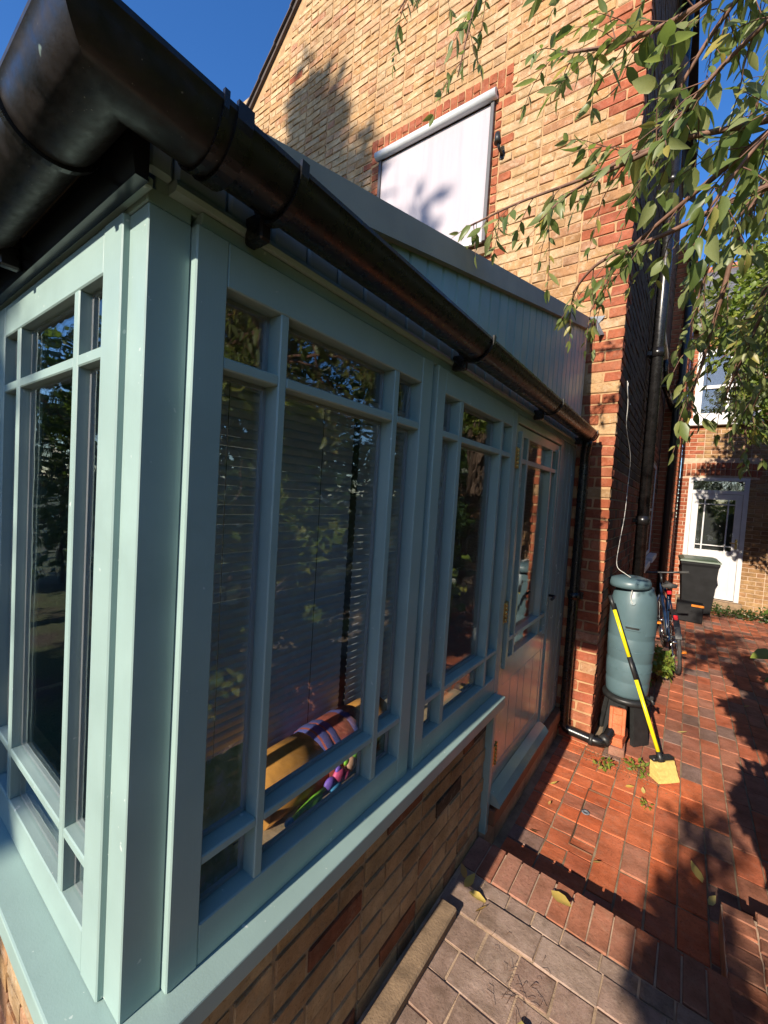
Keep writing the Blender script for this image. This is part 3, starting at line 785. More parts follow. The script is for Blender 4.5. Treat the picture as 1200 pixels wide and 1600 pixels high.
# upstairs window with outside roller blind
uw = empty('upstairs_window', (0, 0, 0), house); hfix(uw)
def up(nm, mat, *bx, b=.003): return part(nm, mat, uw, *bx, b=b)
up('reveal', 'inner_wall', (WX0, WX1, L+.12, L+.13, WZ0, WZ1), b=.001)
up('fabric', 'blind_fabric', (WX0+.035, WX1-.035, L-.012, L-.010, WZ0+.09, WZ1-.03), b=.0003)
up('guide_rail', 'guide_dark', (WX0+.002, WX0+.034, L-.03, L+.03, WZ0+.06, WZ1-.02)); up('guide_rail', 'guide_dark', (WX1-.034, WX1-.002, L-.03, L+.03, WZ0+.06, WZ1-.02))
cs = MB(); cs.tube([(WX0-.02, L-.042, WZ1+.015), (WX1+.02, L-.042, WZ1+.015)], .040, 20); cs.box(WX0-.02, WX1+.02, L-.04, L-.004, WZ1+.005, WZ1+.05, b=.004); cs.build('blind_cassette', 'white_plastic', uw)
up('bottom_bar', 'white_plastic', (WX0+.034, WX1-.034, L-.03, L-.005, WZ0+.055, WZ0+.09)); up('sill', 'concrete', (WX0-.05, WX1+.05, L-.05, L+.1, WZ0-.06, WZ0-.002))
# bracket with small lamp on the gable
lm = MB(); lm.box(-.80, -.765, L-.012, L, 4.50, 4.57, b=.003); lm.tube([(-.783, L-.01, 4.535), (-.783, L-.08, 4.54), (-.79, L-.10, 4.59)], .012, 8); lm.tube([(-.79, L-.10, 4.57), (-.795, L-.10, 4.65)], [.03, .022], 10)
lm.build('wall_lamp', 'black_plastic', None, label='small black lamp bracket fixed to the gable beside the blind', cat='wall lamp')
# verge tiles + roof slope
rf = MB()
for sgn in (-1, 1):
    x1 = XR+(-4.8 if sgn < 0 else 2.30); z1 = roofz(x1)
    rf.add([(XR, L-.03, ZR+.05), (x1, L-.03, z1+.05), (x1, L+5.2, z1+.05), (XR, L+5.2, ZR+.05), (XR, L-.03, ZR+.0), (x1, L-.03, z1+.0), (x1, L+5.2, z1), (XR, L+5.2, ZR)],
           [(0, 1, 2, 3), (4, 5, 6, 7), (0, 1, 5, 4), (1, 2, 6, 5), (2, 3, 7, 6)])
roof = hfix(rf.build('roof', 'tile_dark', house))
tl = 0
for k in range(17):
    xa = XR-.28*k; xb = xa-.30
    mb = MB(); dz = .022
    mb.add([(xa, L-.06, roofz(xa)+.048), (xb, L-.06, roofz(xb)+.048+dz), (xb, L+.2, roofz(xb)+.048+dz), (xa, L+.2, roofz(xa)+.048), (xa, L-.06, roofz(xa)+.066), (xb, L-.06, roofz(xb)+.068+dz), (xb, L+.2, roofz(xb)+.068+dz), (xa, L+.2, roofz(xa)+.066)],
           [(0, 1, 2, 3), (4, 5, 6, 7), (0, 1, 5, 4), (1, 2, 6, 5), (2, 3, 7, 6), (3, 0, 4, 7)])
    mb.build('verge_tile', 'tile_dark', roof)
# side wall (x = .23) running away, with openings
SY1 = 8.3
sw = MB(); sw.box(-6.5, .222, L+.06, SY1, -.3, roofz(.23)-.02, b=.001)
swall = hfix(sw.build('side_wall', 'dark_mortar', house))
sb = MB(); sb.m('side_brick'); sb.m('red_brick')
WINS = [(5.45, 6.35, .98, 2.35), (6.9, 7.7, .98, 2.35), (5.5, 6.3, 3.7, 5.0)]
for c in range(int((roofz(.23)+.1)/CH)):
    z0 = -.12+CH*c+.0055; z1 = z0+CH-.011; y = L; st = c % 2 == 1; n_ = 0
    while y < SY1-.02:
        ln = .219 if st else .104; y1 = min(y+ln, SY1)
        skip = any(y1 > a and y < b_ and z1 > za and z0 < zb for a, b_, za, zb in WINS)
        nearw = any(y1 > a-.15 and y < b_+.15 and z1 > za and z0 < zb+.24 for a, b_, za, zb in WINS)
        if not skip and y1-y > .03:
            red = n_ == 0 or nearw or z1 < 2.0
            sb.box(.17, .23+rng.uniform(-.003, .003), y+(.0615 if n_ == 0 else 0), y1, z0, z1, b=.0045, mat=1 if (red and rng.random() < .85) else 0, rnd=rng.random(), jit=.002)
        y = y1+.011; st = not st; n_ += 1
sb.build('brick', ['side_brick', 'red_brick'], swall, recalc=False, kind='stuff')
for a, b_, za, zb in WINS:
    o = empty('window', (0, 0, 0), house); hfix(o)
    part('frame', 'white_paint', o, (.2225, .232, a, a+.05, za, zb), (.2225, .232, b_-.05, b_, za, zb), (.2225, .232, a+.05, b_-.05, zb-.05, zb), (.2225, .2315, a+.05, b_-.05, (za+zb)/2-.02, (za+zb)/2+.02), (.2225, .232, a+.05, b_-.05, za, za+.05))
    part('pane', 'pane_glass', o, (.2235, .2265, a+.045, b_-.045, za+.045, zb-.045), b=.0005)
    part('sill', 'white_paint', o, (.2305, .33, a-.06, b_+.06, za-.075, za-.002), b=.008)
sp_ = MB(); sp_.tube([(.318, 4.85, .92), (.318, 4.85, roofz(.23)-.2)], .055, 18)
soil = hfix(sp_.build('soil_pipe', 'gutter_black', house))
for zc in (1.5, 3.2, 4.9):
    mb = MB(); mb.tube([(.318, 4.85, zc), (.318, 4.85, zc+.09)], .066, 18); mb.box(.232, .30, 4.80, 4.90, zc+.02, zc+.06); mb.build('collar', 'gutter_black', soil)
# ================================================================== REAR WING AND FAR HOUSE
far = empty('rear_house', (1.2, 9.8, 0), label='lower brick house at the end of the path with white door and sash window', cat='house')
FO = Vector((-1.2, -9.8, 0)); FY = 9.8
def ffix(o): o.location = FO; return o
fw = MB()
for q in ((.505, .62, -.3, 5.25), (1.62, 5.98, -.3, 5.25), (.62, 1.62, 2.34, 3.36), (.62, 1.62, 4.75, 5.25), (.62, .655, -.3, 2.34), (1.545, 1.62, -.3, 2.34), (.655, 1.545, -.3, .06)): fw.box(q[0], q[1], FY+.008, FY+.3, q[2], q[3], b=.0005)
fwall = ffix(fw.build('front_wall', 'red_mortar', far))
FD = (.655, 1.545, .06, 2.34); FWN = (.62, 1.62, 3.36, 4.75)
fb = MB(); fb.m('far_brick'); fb.m('red_brick')
for c in range(70):
    z0 = -.12+CH*c+.0055; z1 = z0+CH-.011; x = .50; st = c % 2
    while x < 5.9:
        x1 = x+(.219 if st else .104); st = not st
        segs = [(x, x1)]
        for (a, b_, za, zb) in (FD, FWN, (.51, 1.67, 2.34, 2.64)):
            if z1 > za and z0 < zb: segs = [q for (u, v_) in segs for q in ((u, min(v_, a-.004)), (max(u, b_+.004), v_)) if q[1]-q[0] > .025]
        for (xa, xb) in segs:
                fb.box(xa, xb, FY+rng.uniform(-.002, .002), FY+.05, z0, z1, b=.004, mat=1 if (x < .64 and z1 < 5) else 0, rnd=rng.random())
        x = x1+.011
fb.build('brick', ['far_brick', 'red_brick'], fwall, recalc=False, kind='stuff')
x = .52; k = 0
while x < 1.66:
    for (za, zb) in ((2.36, 2.475), (2.485, 2.60)):
        o = brick((x+.036, FY+.025, (za+zb)/2+.03*math.sin((x-.5)/1.15*math.pi)), (.064, .06, .11), 'red_brick', fwall)
    x += .074
ffix(part('room_darkness', 'dark_inside', far, (.505, 5.98, FY+.31, FY+3.4, -.3, 5.2), b=.001))  # solid near-black block, colour stands in for the darkness of the rooms
fd = empty('door', (0, 0, 0), far); ffix(fd)
x0, x1, z0, z1 = FD
part('frame', 'white_paint', fd, (x0, x0+.07, FY-.02, FY+.06, z0, z1), (x1-.07, x1, FY-.02, FY+.06, z0, z1), (x0+.07, x1-.07, FY-.018, FY+.06, z1-.06, z1), (x0+.07, x1-.07, FY-.018, FY+.06, z1-.30, z1-.235))
part('transom_pane', 'pane_glass', fd, (x0+.06, x1-.06, FY+.012, FY+.016, z1-.24, z1-.055), b=.0005)
part('dark_back', 'dark_inside', fd, (x0+.06, x1-.06, FY+.032, FY+.036, z0+.8, z1-.055), b=.0005)  # near-black sheet behind the door panes, room shade put into its colour
da, db, dt = x0+.075, x1-.075, z1-.305
ga, gb, gz0, gz1 = da+.10, db-.10, z0+.92, dt-.10
part('leaf', 'white_paint', fd, (da, ga, FY-.012, FY+.03, z0+.02, dt), (gb, db, FY-.012, FY+.03, z0+.02, dt), (ga, gb, FY-.0115, FY+.03, gz1, dt), (ga, gb, FY-.0115, FY+.03, z0+.02, gz0))
cs_ = [(ga, ga+.085), (ga+.107, gb-.107), (gb-.085, gb)]; rs_ = [(gz0, gz0+.08), (gz0+.10, gz1-.10), (gz1-.08, gz1)]
for i in range(3):
    for j in range(3): part('pane', 'pane_glass', fd, (cs_[i][0]-.003, cs_[i][1]+.003, FY+.008, FY+.012, rs_[j][0]-.003, rs_[j][1]+.003), b=.0005)
for i in range(2):
    part('glazing_bar', 'white_paint', fd, (cs_[i][1], cs_[i+1][0], FY-.010, FY+.02, gz0, gz1)); part('glazing_bar', 'white_paint', fd, (ga, gb, FY-.009, FY+.019, rs_[i][1], rs_[i+1][0]))
mb = MB(); mb.box(db-.055, db-.02, FY-.020, FY-.011, z0+.98, z0+1.16, b=.003); mb.tube([(db-.037, FY-.02, z0+1.09), (db-.037, FY-.07, z0+1.09), (db-.13, FY-.075, z0+1.09)], .01, 8); mb.build('handle', 'brass', fd)
part('doorstep', 'concrete', fd, (x0-.05, x1+.05, FY-.14, FY-.0, -.12, .055), b=.01)
sw_ = empty('sash_window', (0, 0, 0), far); ffix(sw_)
x0, x1, z0, z1 = FWN
part('frame', 'white_paint', sw_, (x0, x0+.11, FY-.01, FY+.07, z0+.1, z1), (x1-.11, x1, FY-.01, FY+.07, z0+.1, z1), (x0+.11, x1-.11, FY-.009, FY+.07, z1-.1, z1), (x0+.11, x1-.11, FY-.009, FY+.07, z0+.1, z0+.2), ((x0+x1)/2-.025, (x0+x1)/2+.025, FY-.008, FY+.06, z0+.2, z1-.1), (x0+.11, x1-.11, FY-.006, FY+.05, 4.02, 4.08))
part('sill', 'white_paint', sw_, (x0-.06, x1+.06, FY-.10, FY+.06, z0-.04, z0+.098), b=.01)
part('pane', 'pane_glass', sw_, (x0+.10, x1-.10, FY+.04, FY+.044, z0+.19, z1-.09), b=.0005)
part('dark_backing', 'dark_inside', sw_, (x0+.10, x1-.10, FY+.075, FY+.079, z0+.19, z1-.09), b=.0005)  # near-black sheet painting the dark room behind the sash pane
fr_ = MB(); fr_.add([(.2, FY-.25, 5.1), (6.2, FY-.25, 5.1), (6.2, FY+3.0, 7.5), (.2, FY+3.0, 7.5), (.2, FY-.25, 5.2), (6.2, FY-.25, 5.2), (6.2, FY+3.0, 7.6), (.2, FY+3.0, 7.6)], [(0, 1, 2, 3), (4, 5, 6, 7), (0, 1, 5, 4), (1, 2, 6, 5), (2, 3, 7, 6), (3, 0, 4, 7)])
frf = ffix(fr_.build('roof', 'slate', far))
for r0 in range(9):
    for c in range(9):
        t_ = r0/14; y_ = FY-.27+3.25*t_; z_ = 5.205+2.4*t_; xx = .35+c*.26+(.13 if r0 % 2 else 0)
        mb = MB(); mb.add([(xx, y_, z_+.014), (xx+.252, y_, z_+.014), (xx+.252, y_+.30, z_+.226), (xx, y_+.30, z_+.226), (xx, y_, z_+.004), (xx+.252, y_, z_+.004)], [(0, 1, 2, 3), (0, 1, 5, 4)]); mb.build('slate', 'slate', frf, recalc=False)
mb = MB(); mb.tube([(.2, FY+3.0, 7.62), (6.2, FY+3.0, 7.62)], .09, 10); mb.build('ridge_tiles', 'terracotta', frf)
cpb = MB(); cpb.box(2.55, 3.3, FY+2.6, FY+3.3, 6.9, 9.6, b=.01); cpb.box(2.5, 3.35, FY+2.55, FY+3.35, 9.4, 9.55, b=.01); ffix(cpb.build('chimney', 'red_brick', far))
# rear wing of the tall house (steps out towards the path)
rw = MB(); rw.box(.0, .492, SY1+.006, FY+.0, -.3, 6.1, b=.001)
rwo = hfix(rw.build('rear_wing', 'dark_mortar', house))
rb = MB()
for c in range(80):
    z0 = -.12+CH*c+.0055; z1 = z0+CH-.011
    for (a, b_) in (((.233, .34), (.351, .50)) if c % 2 else ((.233, .39), (.401, .50))): rb.box(a, b_, SY1-.002, SY1+.06, z0, z1, b=.004, rnd=rng.random(), jit=.0015)
    for k in range(6): rb.box(.44, .5, SY1+.062+.23*k+(.1 if c % 2 else 0), min(FY-.01, SY1+.062+.23*k+.219+(.1 if c % 2 else 0)), z0, z1, b=.004, rnd=rng.random())
rb.build('brick', 'red_brick', rwo, recalc=False, kind='stuff')
p2 = MB(); p2.tube([(.40, SY1-.07, -.1), (.40, SY1-.07, 3.7), (.44, SY1-.07, 3.85), (.44, SY1-.07, 6.0)], .05, 14)
p2o = hfix(p2.build('rainwater_pipe', 'black_plastic', house))
mb = MB(); mb.box(.32, .50, SY1-.16, SY1-.003, 3.42, 3.62, b=.02); mb.build('hopper', 'gutter_black', p2o)
mb = MB(); mb.tube([(.28, 6.9, 3.45), (.33, SY1-.1, 3.4)], .045, 10); mb.tube([(.26, 6.9, 3.9), (.30, 6.9, 3.45)], .03, 8); mb.build('waste_pipe', 'gutter_black', p2o)
# ================================================================== THINGS INSIDE THE WINDOWS
def blind(y0, y1, x, z0, z1, label):
    b_ = empty('venetian_blind', (x, (y0+y1)/2, z0), label=label, cat='blind', group='venetian blinds')
    n_ = int((z1-z0-.03)/0.0285); hw = (y1-y0)/2
    me = None
    for k in range(n_):
        if me is None:
            mb = MB(); prof = [(-.0045, -.0145), (-.001, -.007), (.0012, 0), (.0012, .007), (-.001, .0145)]
            vs = [(px, yy_, pz) for yy_ in (-hw, hw) for px, pz in prof]+[(px-.0012, yy_, pz) for yy_ in (-hw, hw) for px, pz in prof]
            fs = []
            for q in range(4): fs += [(q, q+1, 5+q+1, 5+q), (10+q, 15+q, 15+q+1, 10+q+1)]
            fs += [(4, 9, 19, 14), (0, 10, 15, 5)]
            mb.add(vs, fs); me = mb.mesh('slat', ['blind_slat'])
        o = bpy.data.objects.new('slat', me); COL.objects.link(o); o.parent = b_; o.location = (0, 0, .02+0.0285*k); o.rotation_euler = (rng.gauss(0, .0015), R(-14)+rng.gauss(0, .006), 0)
    part('head_rail', 'blind_slat', b_, (-.015, .015, -hw, hw, z1-z0-.03, z1-z0)); part('bottom_rail', 'blind_slat', b_, (-.012, .012, -hw, hw, -.005, .012))
    for yy_ in (-hw*.55, hw*.5): part('cord', 'cord', b_, (.0135, .0150, yy_-.001, yy_+.001, 0, z1-z0), b=.0003)
    return b_
blind(.34, 1.06, -.385, .70, 2.02, 'grey slatted blind behind the large window nearest the corner post')
blind(1.10, 1.95, -.385, .70, 2.02, 'grey slatted blind behind the window next to the door')
def sphere(mb, c, r, sq=(1, 1, 1), n=12, m_=8, mat=0):
    vs = []; fs = []
    for i in range(m_+1):
        t_ = math.pi*i/m_
        for k in range(n):
            a = 2*math.pi*k/n; vs.append((c[0]+r*sq[0]*math.sin(t_)*math.cos(a), c[1]+r*sq[1]*math.sin(t_)*math.sin(a), c[2]+r*sq[2]*math.cos(t_)))
    for i in range(m_):
        for k in range(n): fs.append((i*n+k, (i+1)*n+k, (i+1)*n+(k+1) % n, i*n+(k+1) % n))
    mb.add(vs, fs, mat, None, True); return mb
ZB = .6405
pt = empty('planter', (1.32, 1.88, .0), label='terracotta trough with a low green plant on the raised edge at the right', cat='planter'); pt.rotation_euler = (0, 0, R(90)); pt.scale = (2.0, 1.5, 1.35)
part('trough', 'terracotta', pt, (-.06, .06, -.135, -.122, 0, .255), (-.06, .06, .122, .135, 0, .255), (.048, .0595, -.1215, .1215, 0, .254), (-.0595, -.048, -.1215, .1215, 0, .254), (-.0475, .0475, -.1215, .1215, 0, .225), b=.004)
part('rim', 'terracotta', pt, (.060, .068, -.14, .14, .225, .262), (-.06, .06, -.143, -.1355, .225, .262), (-.06, .06, .1355, .143, .225, .262), b=.002)
ru = empty('rolled_rug', (-.275, .85, ZB), label='rolled woven rug in ochre, red and blue stripes lying on the window board', cat='rug')
def rol(nm, mat, y0, y1, r0, r1, lift=0): mb = MB(); mb.tube([(0, y0, r0+lift), (0, (y0+y1)/2, (r0+r1)/2*1.02+lift), (0, y1, r1+lift)], [r0, (r0+r1)/2*1.02, r1], 18); return mb.build(nm, mat, ru)
rol('ochre_end', 'rug_gold', -.28, -.05, .092, .096); rol('red_wrap', 'rug_red', -.0498, .17, .099, .098); rol('ochre_end', 'rug_gold', .1702, .32, .095, .092)
for a in (-.03, .005, .10): rol('stripe', 'rug_blue', a, a+.010, .0995, .0995)
po = empty('calendar', (-.100, .40, ZB), label='printed nature calendar leaning inside the left-hand panes', cat='calendar')
po.rotation_euler = (0, R(-5), 0)
part('sheet', 'poster_print', po, (-.003, 0, -.085, .065, 0, .385), b=.0005); part('red_badge', 'red_plastic', po, (.0005, .0012, .036, .058, .345, .372), b=.0002)
part('margin', 'white_paint', po, (.0005, .0011, .0600, .0645, .002, .383), b=.0002)
for k in range(7): part('text_line', 'cord', po, (.0004, .0009, .0+.004*(k % 3), .056, .155+.010*k, .159+.010*k), b=.0001)
fl = empty('flower_ornament', (-.160, .77, ZB+.004), label='bright glass flower ornament, pink, violet and green, lying behind the bottom pane', cat='ornament')
fl.scale = (1.1, 1.15, 1.15)
def fs_(nm, mat, c, r, sq): mb = MB(); sphere(mb, c, r, sq); mb.build(nm, mat, fl)
mb = MB(); mb.tube([(0, -.13, .04), (0, -.06, .055), (0, .0, .06)], .006, 8); mb.build('stem', 'lime', fl)
fs_('leaf', 'lime', (0, -.045, .045), .03, (.35, 1, .6)); fs_('leaf', 'lemon', (.004, -.03, .03), .02, (.3, 1.1, .5)); fs_('tip', 'sky_blue', (0, -.132, .04), .014, (.7, 1, .8))
fs_('petal', 'violet', (0, .012, .062), .022, (.5, 1, .8)); fs_('petal', 'sky_blue', (.006, .03, .045), .02, (.5, 1.2, .7)); fs_('petal', 'pink', (0, .05, .066), .026, (.5, 1, .9)); fs_('petal', 'pink', (.006, .072, .058), .018, (.5, 1, .8)); fs_('petal', 'violet', (.0, .045, .086), .012, (.5, 1, .8))
fs_('centre', 'flesh', (0, .098, .075), .023, (.5, 1, 1)); fs_('leaf', 'lime', (0, .118, .092), .014, (.4, 1, 1)); fs_('leaf', 'lime', (0, .08, .09), .012, (.4, 1, .8))
mb = MB(); mb.lathe([(.026, 0), (.027, .07), (.020, .095), (.010, .11), (.010, .145)], 0, 0, 18)
bo = mb.build('bottle', 'bottle_glass', None, label='small green glass bottle behind the bottom right pane', cat='bottle'); bo.location = (-.172, 1.075, ZB)
mb = MB(); mb.lathe([(.016, 0), (.020, .03), (.014, .06), (.006, .11), (.002, .14)], 0, 0, 16)
bo = mb.build('ornament', 'flame_orange', None, label='flame-shaped orange ornament beside the calendar at the window edge', cat='ornament'); bo.location = (-.166, .345, ZB); bo.scale = (1.2, 1.2, 1.9)
for i, (x, y, z, r, lb) in enumerate(((1.19, 2.02+.12, 0, .06, 'largest olive stone beside the terracotta trough'), (1.30, 2.22, ZL, .05, 'middle-sized stone on the path beyond the trough'), (1.24, 2.33, ZL, .04, 'smallest stone on the path beyond the trough'))):
    mb = MB(); sphere(mb, (0, 0, r*.7), r, (1, 1.2, .75)); o = mb.build('stone', 'pebble', None, label=lb, cat='stone', group='round stones by the trough'); o.location = (x, y, z)
# ================================================================== THINGS ON THE PATH
wbt = empty('water_butt', (.405, 3.57, ZL), label='blue-green plastic water butt on a black stand by the house corner', cat='water butt')
prof = [(.120, .335), (.135, .34), (.143, .36), (.149, .44), (.146, .455), (.146, .462), (.151, .477), (.155, .60), (.151, .612), (.151, .622), (.156, .635), (.159, .78), (.156, .79), (.156, .797), (.159, .81), (.159, 1.0), (.155, 1.06), (.143, 1.12), (.128, 1.155), (.124, 1.18)]
mb = MB(); mb.lathe(prof, 0, 0, 48); body = mb.build('barrel', 'butt_green', wbt)
mb = MB(); mb.lathe([(.125, 1.178), (.139, 1.18), (.141, 1.20), (.139, 1.215), (.130, 1.238), (.09, 1.252), (.03, 1.255)], 0, 0, 40); lid = mb.build('lid', 'butt_green', wbt)
lid.rotation_euler = (R(2), R(-1.5), 0)
def around(a, z, r=.1585): return (r*math.cos(a), r*math.sin(a), z)
def plate(nm, mat, a0, a1, z0, z1, r, t_=.006, par=wbt):
    mb = MB(); n_ = 10; vs = []; fs = []
    for rr in (r-.004, r+t_):
        for z in (z0, z1):
            for k in range(n_+1): vs.append(around(a0+(a1-a0)*k/n_, z, rr))
    q = n_+1
    for k in range(n_):
        for (A, B) in ((0, 1), (1, 3), (3, 2), (2, 0)): fs.append((A*q+k, A*q+k+1, B*q+k+1, B*q+k))
    fs += [(0, q, 3*q, 2*q), (n_, 2*q+n_, 3*q+n_, q+n_)]
    mb.add(vs, fs); return mb.build(nm, mat, par)
plate('grip', 'butt_green', R(-102), R(-66), .868, .876, .159, .010); plate('grip_shade', 'black_plastic', R(-100), R(-68), .8765, .892, .159, .002); plate('grip', 'butt_green', R(-102), R(-66), .8925, .902, .159, .010)  # black strip between the grips paints the shade of a recess
plate('panel', 'butt_green', R(-52), R(-5), .83, .955, .158, .004); plate('seam', 'butt_green', R(-140), R(40), .70, .704, .1585, .003)
plate('seam', 'butt_green', R(-150), R(40), .545, .55, .154, .003)
mb = MB(); cp = around(R(-88), 1.075, .150); mb.tube([cp, (cp[0]*1.09, cp[1]*1.09, cp[2]+.003)], .019, 16); mb.build('hose_port', 'butt_green', wbt)
st = empty('stand', (0, 0, 0), wbt)
for a in (R(-110), R(-35), R(60), R(150)):
    mb = MB(); c, s_ = math.cos(a), math.sin(a)
    vs = []
    for z, r0, wd in ((0, .165, .075), (.30, .125, .06)):
        for (rr, ww) in ((r0, -wd), (r0, wd), (r0-.035, wd), (r0-.035, -wd)): vs.append((c*rr-s_*ww, s_*rr+c*ww, z))
    mb.add(vs, [(3, 2, 1, 0), (4, 5, 6, 7)]+[(i, (i+1) % 4, 4+(i+1) % 4, 4+i) for i in range(4)]); mb.build('foot', 'black_plastic', st)
mb = MB(); mb.lathe([(.10, .29), (.16, .295), (.165, .325), (.15, .334)], 0, 0, 28); mb.build('platform', 'black_plastic', st)
mb = MB(); mb.tube([(.135, -.08, .37), (.175, -.105, .37), (.19, -.115, .345)], .011, 10); mb.box(.16, .185, -.115, -.09, .375, .40, b=.004); mb.build('tap', 'black_plastic', wbt)
# loose bricks under the pipe
for (x, y, z, rz, lb) in ((.345+.05, 3.30, ZL+.0335, R(6), 'lower of two loose bricks stacked on end in front of the water butt'), (.392, 3.305, ZL+.102, R(-4), 'upper loose red brick with a frog, in front of the water butt')):
    o = empty('loose_brick', (x, y, z), label=lb, cat='brick', group='loose bricks'); o.rotation_euler = (R(4) if z < 0 else R(-6), 0, rz)
    mb = MB(); mb.box(-.052, .052, -.10, .10, -.033, .033, b=.006, jit=.003); mb.build('block', 'bright_path_brick' if z > -.05 else 'step_brick', o, recalc=False)
o = empty('loose_brick', (.39, 3.265, ZL+.225), label='red brick standing on end with a recessed frog, leaning on the stand', cat='brick', group='loose bricks'); o.rotation_euler = (R(-14), 0, R(8))
part('block', 'bright_path_brick', o, (-.052, .052, .0, .05, -.09, .09), (-.052, -.03, -.014, -.0005, -.09, .09), (.03, .052, -.014, -.0005, -.09, .09), (-.0295, .0295, -.014, -.0005, .045, .09), (-.0295, .0295, -.014, -.0005, -.09, -.02), b=.004)
# broom
br = empty('broom', (.69, 3.12, ZL), label='yellow and black broom leaning against the water butt, head on the path', cat='broom')
A = Vector((-.035, -.02, .175)); B = Vector((-.415, .14, 1.13)); dB = (B-A)
def seg(nm, mat, t0, t1, r): mb = MB(); mb.tube([A+dB*t0, A+dB*t1], r, 14); return mb.build(nm, mat, br)
seg('handle', 'broom_yellow', 0, .44, .0125); seg('grip', 'black_plastic', .4402, .585, .0145); seg('handle', 'broom_yellow', .5852, .90, .0125); seg('end_grip', 'black_plastic', .9002, 1.0, .014)
mb = MB(); mb.tube([A-dB*.045, A-dB*.02, A+dB*.012], [.024, .019, .016], 12); sk = mb.build('socket', 'black_plastic', br)
hd = empty('head', (-.035, .0, .012), br); hd.scale = (.80, .85, 1.0); hd.rotation_euler = (0, 0, R(48)); part('head_bar', 'black_plastic', hd, (-.085, .115, -.038, .016, .1185, .142), b=.008)
for i, (x0, x1) in enumerate(((-.062, .025), (.028, .115))):
    mb = MB(); n_ = 7; vs = []; fs = []
    for k in range(n_+1):
        t_ = k/n_; z = .118-.118*t_; yb = -.012-.028*t_; hw = .030+.020*t_
        for (xx, yy_) in ((x0-.012*t_*(1 if i == 0 else .2), yb-hw), (x1+.012*t_, yb-hw), (x1+.012*t_, yb+hw), (x0, yb+hw)): vs.append((xx+rng.uniform(-.003, .003), yy_+rng.uniform(-.004, .004), max(z+rng.uniform(-.002, .002), .002)))
    for k in range(n_):
        for q in range(4): fs.append((k*4+q, k*4+(q+1) % 4, (k+1)*4+(q+1) % 4, (k+1)*4+q))
    fs += [(0, 1, 2, 3), (n_*4+3, n_*4+2, n_*4+1, n_*4)]
    mb.add(vs, fs); mb.build('bristle_block', 'foam_yellow', hd)
# wires up the wall
def wire(pts, lb):
    mb = MB(); P = [Vector(p) for p in pts]; Q = []
    for i in range(len(P)-1):
        p0 = P[max(0, i-1)]; p1 = P[i]; p2_ = P[i+1]; p3 = P[min(len(P)-1, i+2)]
        for k in range(6):
            t_ = k/6; Q.append(.5*((2*p1)+(-p0+p2_)*t_+(2*p0-5*p1+4*p2_-p3)*t_**2+(-p0+3*p1-3*p2_+p3)*t_**3))
    Q.append(P[-1]); mb.tube(Q, .0024, 6); mb.build('cable', 'wire', None, label=lb, cat='cable')
wire([(.245, 3.5, 2.62), (.25, 3.55, 2.45), (.245, 3.62, 2.3), (.26, 3.9, 2.1), (.25, 4.0, 1.9), (.255, 3.9, 1.6), (.25, 3.75, 1.35), (.27, 3.55, 1.2), (.34, 3.50, 1.15), (.39, 3.475, 1.12), (.40, 3.41, 1.06), (.395, 3.40, .99), (.41, 3.40, .95)], 'thin white cable hanging down the wall on to the water butt')
wire([(.245, 3.45, 2.62), (.25, 3.5, 2.52), (.255, 3.62, 2.48), (.25, 3.7, 2.5)], 'short tangled end of white cable high on the side wall')
# bicycle (rear wheel nearest, leaning on the wall)
bk = empty('bicycle', (.715, 5.42, ZL), label='dark blue bicycle leaning against the side wall beyond the water butt', cat='bicycle'); bk.rotation_euler = (0, R(-7), R(9))
def tub(nm, mat, pts, r, par=bk, n=10): mb = MB(); mb.tube(pts, r, n); return mb.build(nm, mat, par)
for yy_, nm in ((0, 'rear_wheel'), (1.03, 'front_wheel')):
    wh = empty('wheel', (0, yy_, .34), bk)
    mb = MB(); mb.torus((0, 0, 0), (1, 0, 0), .322, .018, 44, 8); mb.build('tyre', 'rubber', wh)
    mb = MB(); mb.torus((0, 0, 0), (1, 0, 0), .30, .010, 40, 6); mb.build('rim', 'chrome', wh)
    mb = MB()
    for k in range(18):
        a = 2*math.pi*k/18; s_ = .03 if k % 2 else -.03; mb.tube([(s_, .02*math.cos(a+1.2), .02*math.sin(a+1.2)), (0, .298*math.cos(a), .298*math.sin(a))], .0014, 4, cap=False)
    mb.tube([(-.05, 0, 0), (.05, 0, 0)], .018, 10); mb.build('spokes', 'chrome', wh)
rh = Vector((0, 0, .34)); bb = Vector((0, .43, .28)); stp = Vector((0, .26, .82)); htt = Vector((0, .84, .86)); htb = Vector((0, .90, .70)); fh = Vector((0, 1.03, .34))
mb = MB()
for a, b_, r in ((bb, stp, .016), (stp, htt, .015), (bb, htb, .018), (htt, htb, .019)): mb.tube([a, b_], r, 10)
for s_ in (-.045, .045): mb.tube([rh+Vector((s_, 0, 0)), bb+Vector((s_*.4, -.03, 0))], .009, 8); mb.tube([rh+Vector((s_, 0, 0)), stp+Vector((s_*.3, 0, -.06))], .008, 8)
mb.build('frame', 'bike_blue', bk)
mb = MB()
for s_ in (-.05, .05): mb.tube([htb+Vector((s_*.5, 0, -.01)), htb+Vector((s_, .03, -.08)), fh+Vector((s_, 0, 0))], .011, 8)
mb.build('fork', 'bike_blue', bk)
tub('seat_post', 'chrome', [stp, stp+Vector((0, -.035, .11))], .0125)
mb = MB()
P = [(-.14, .075), (-.09, .08), (0, .05), (.07, .025), (.13, .018)]
vs = []; fs = []
for yy_, hw in P:
    vs += [(-hw, yy_, 0), (0, yy_, .022), (hw, yy_, 0), (hw*.8, yy_, -.03), (-hw*.8, yy_, -.03)]
for i in range(4):
    for q in range(5): fs.append((i*5+q, i*5+(q+1) % 5, (i+1)*5+(q+1) % 5, (i+1)*5+q))
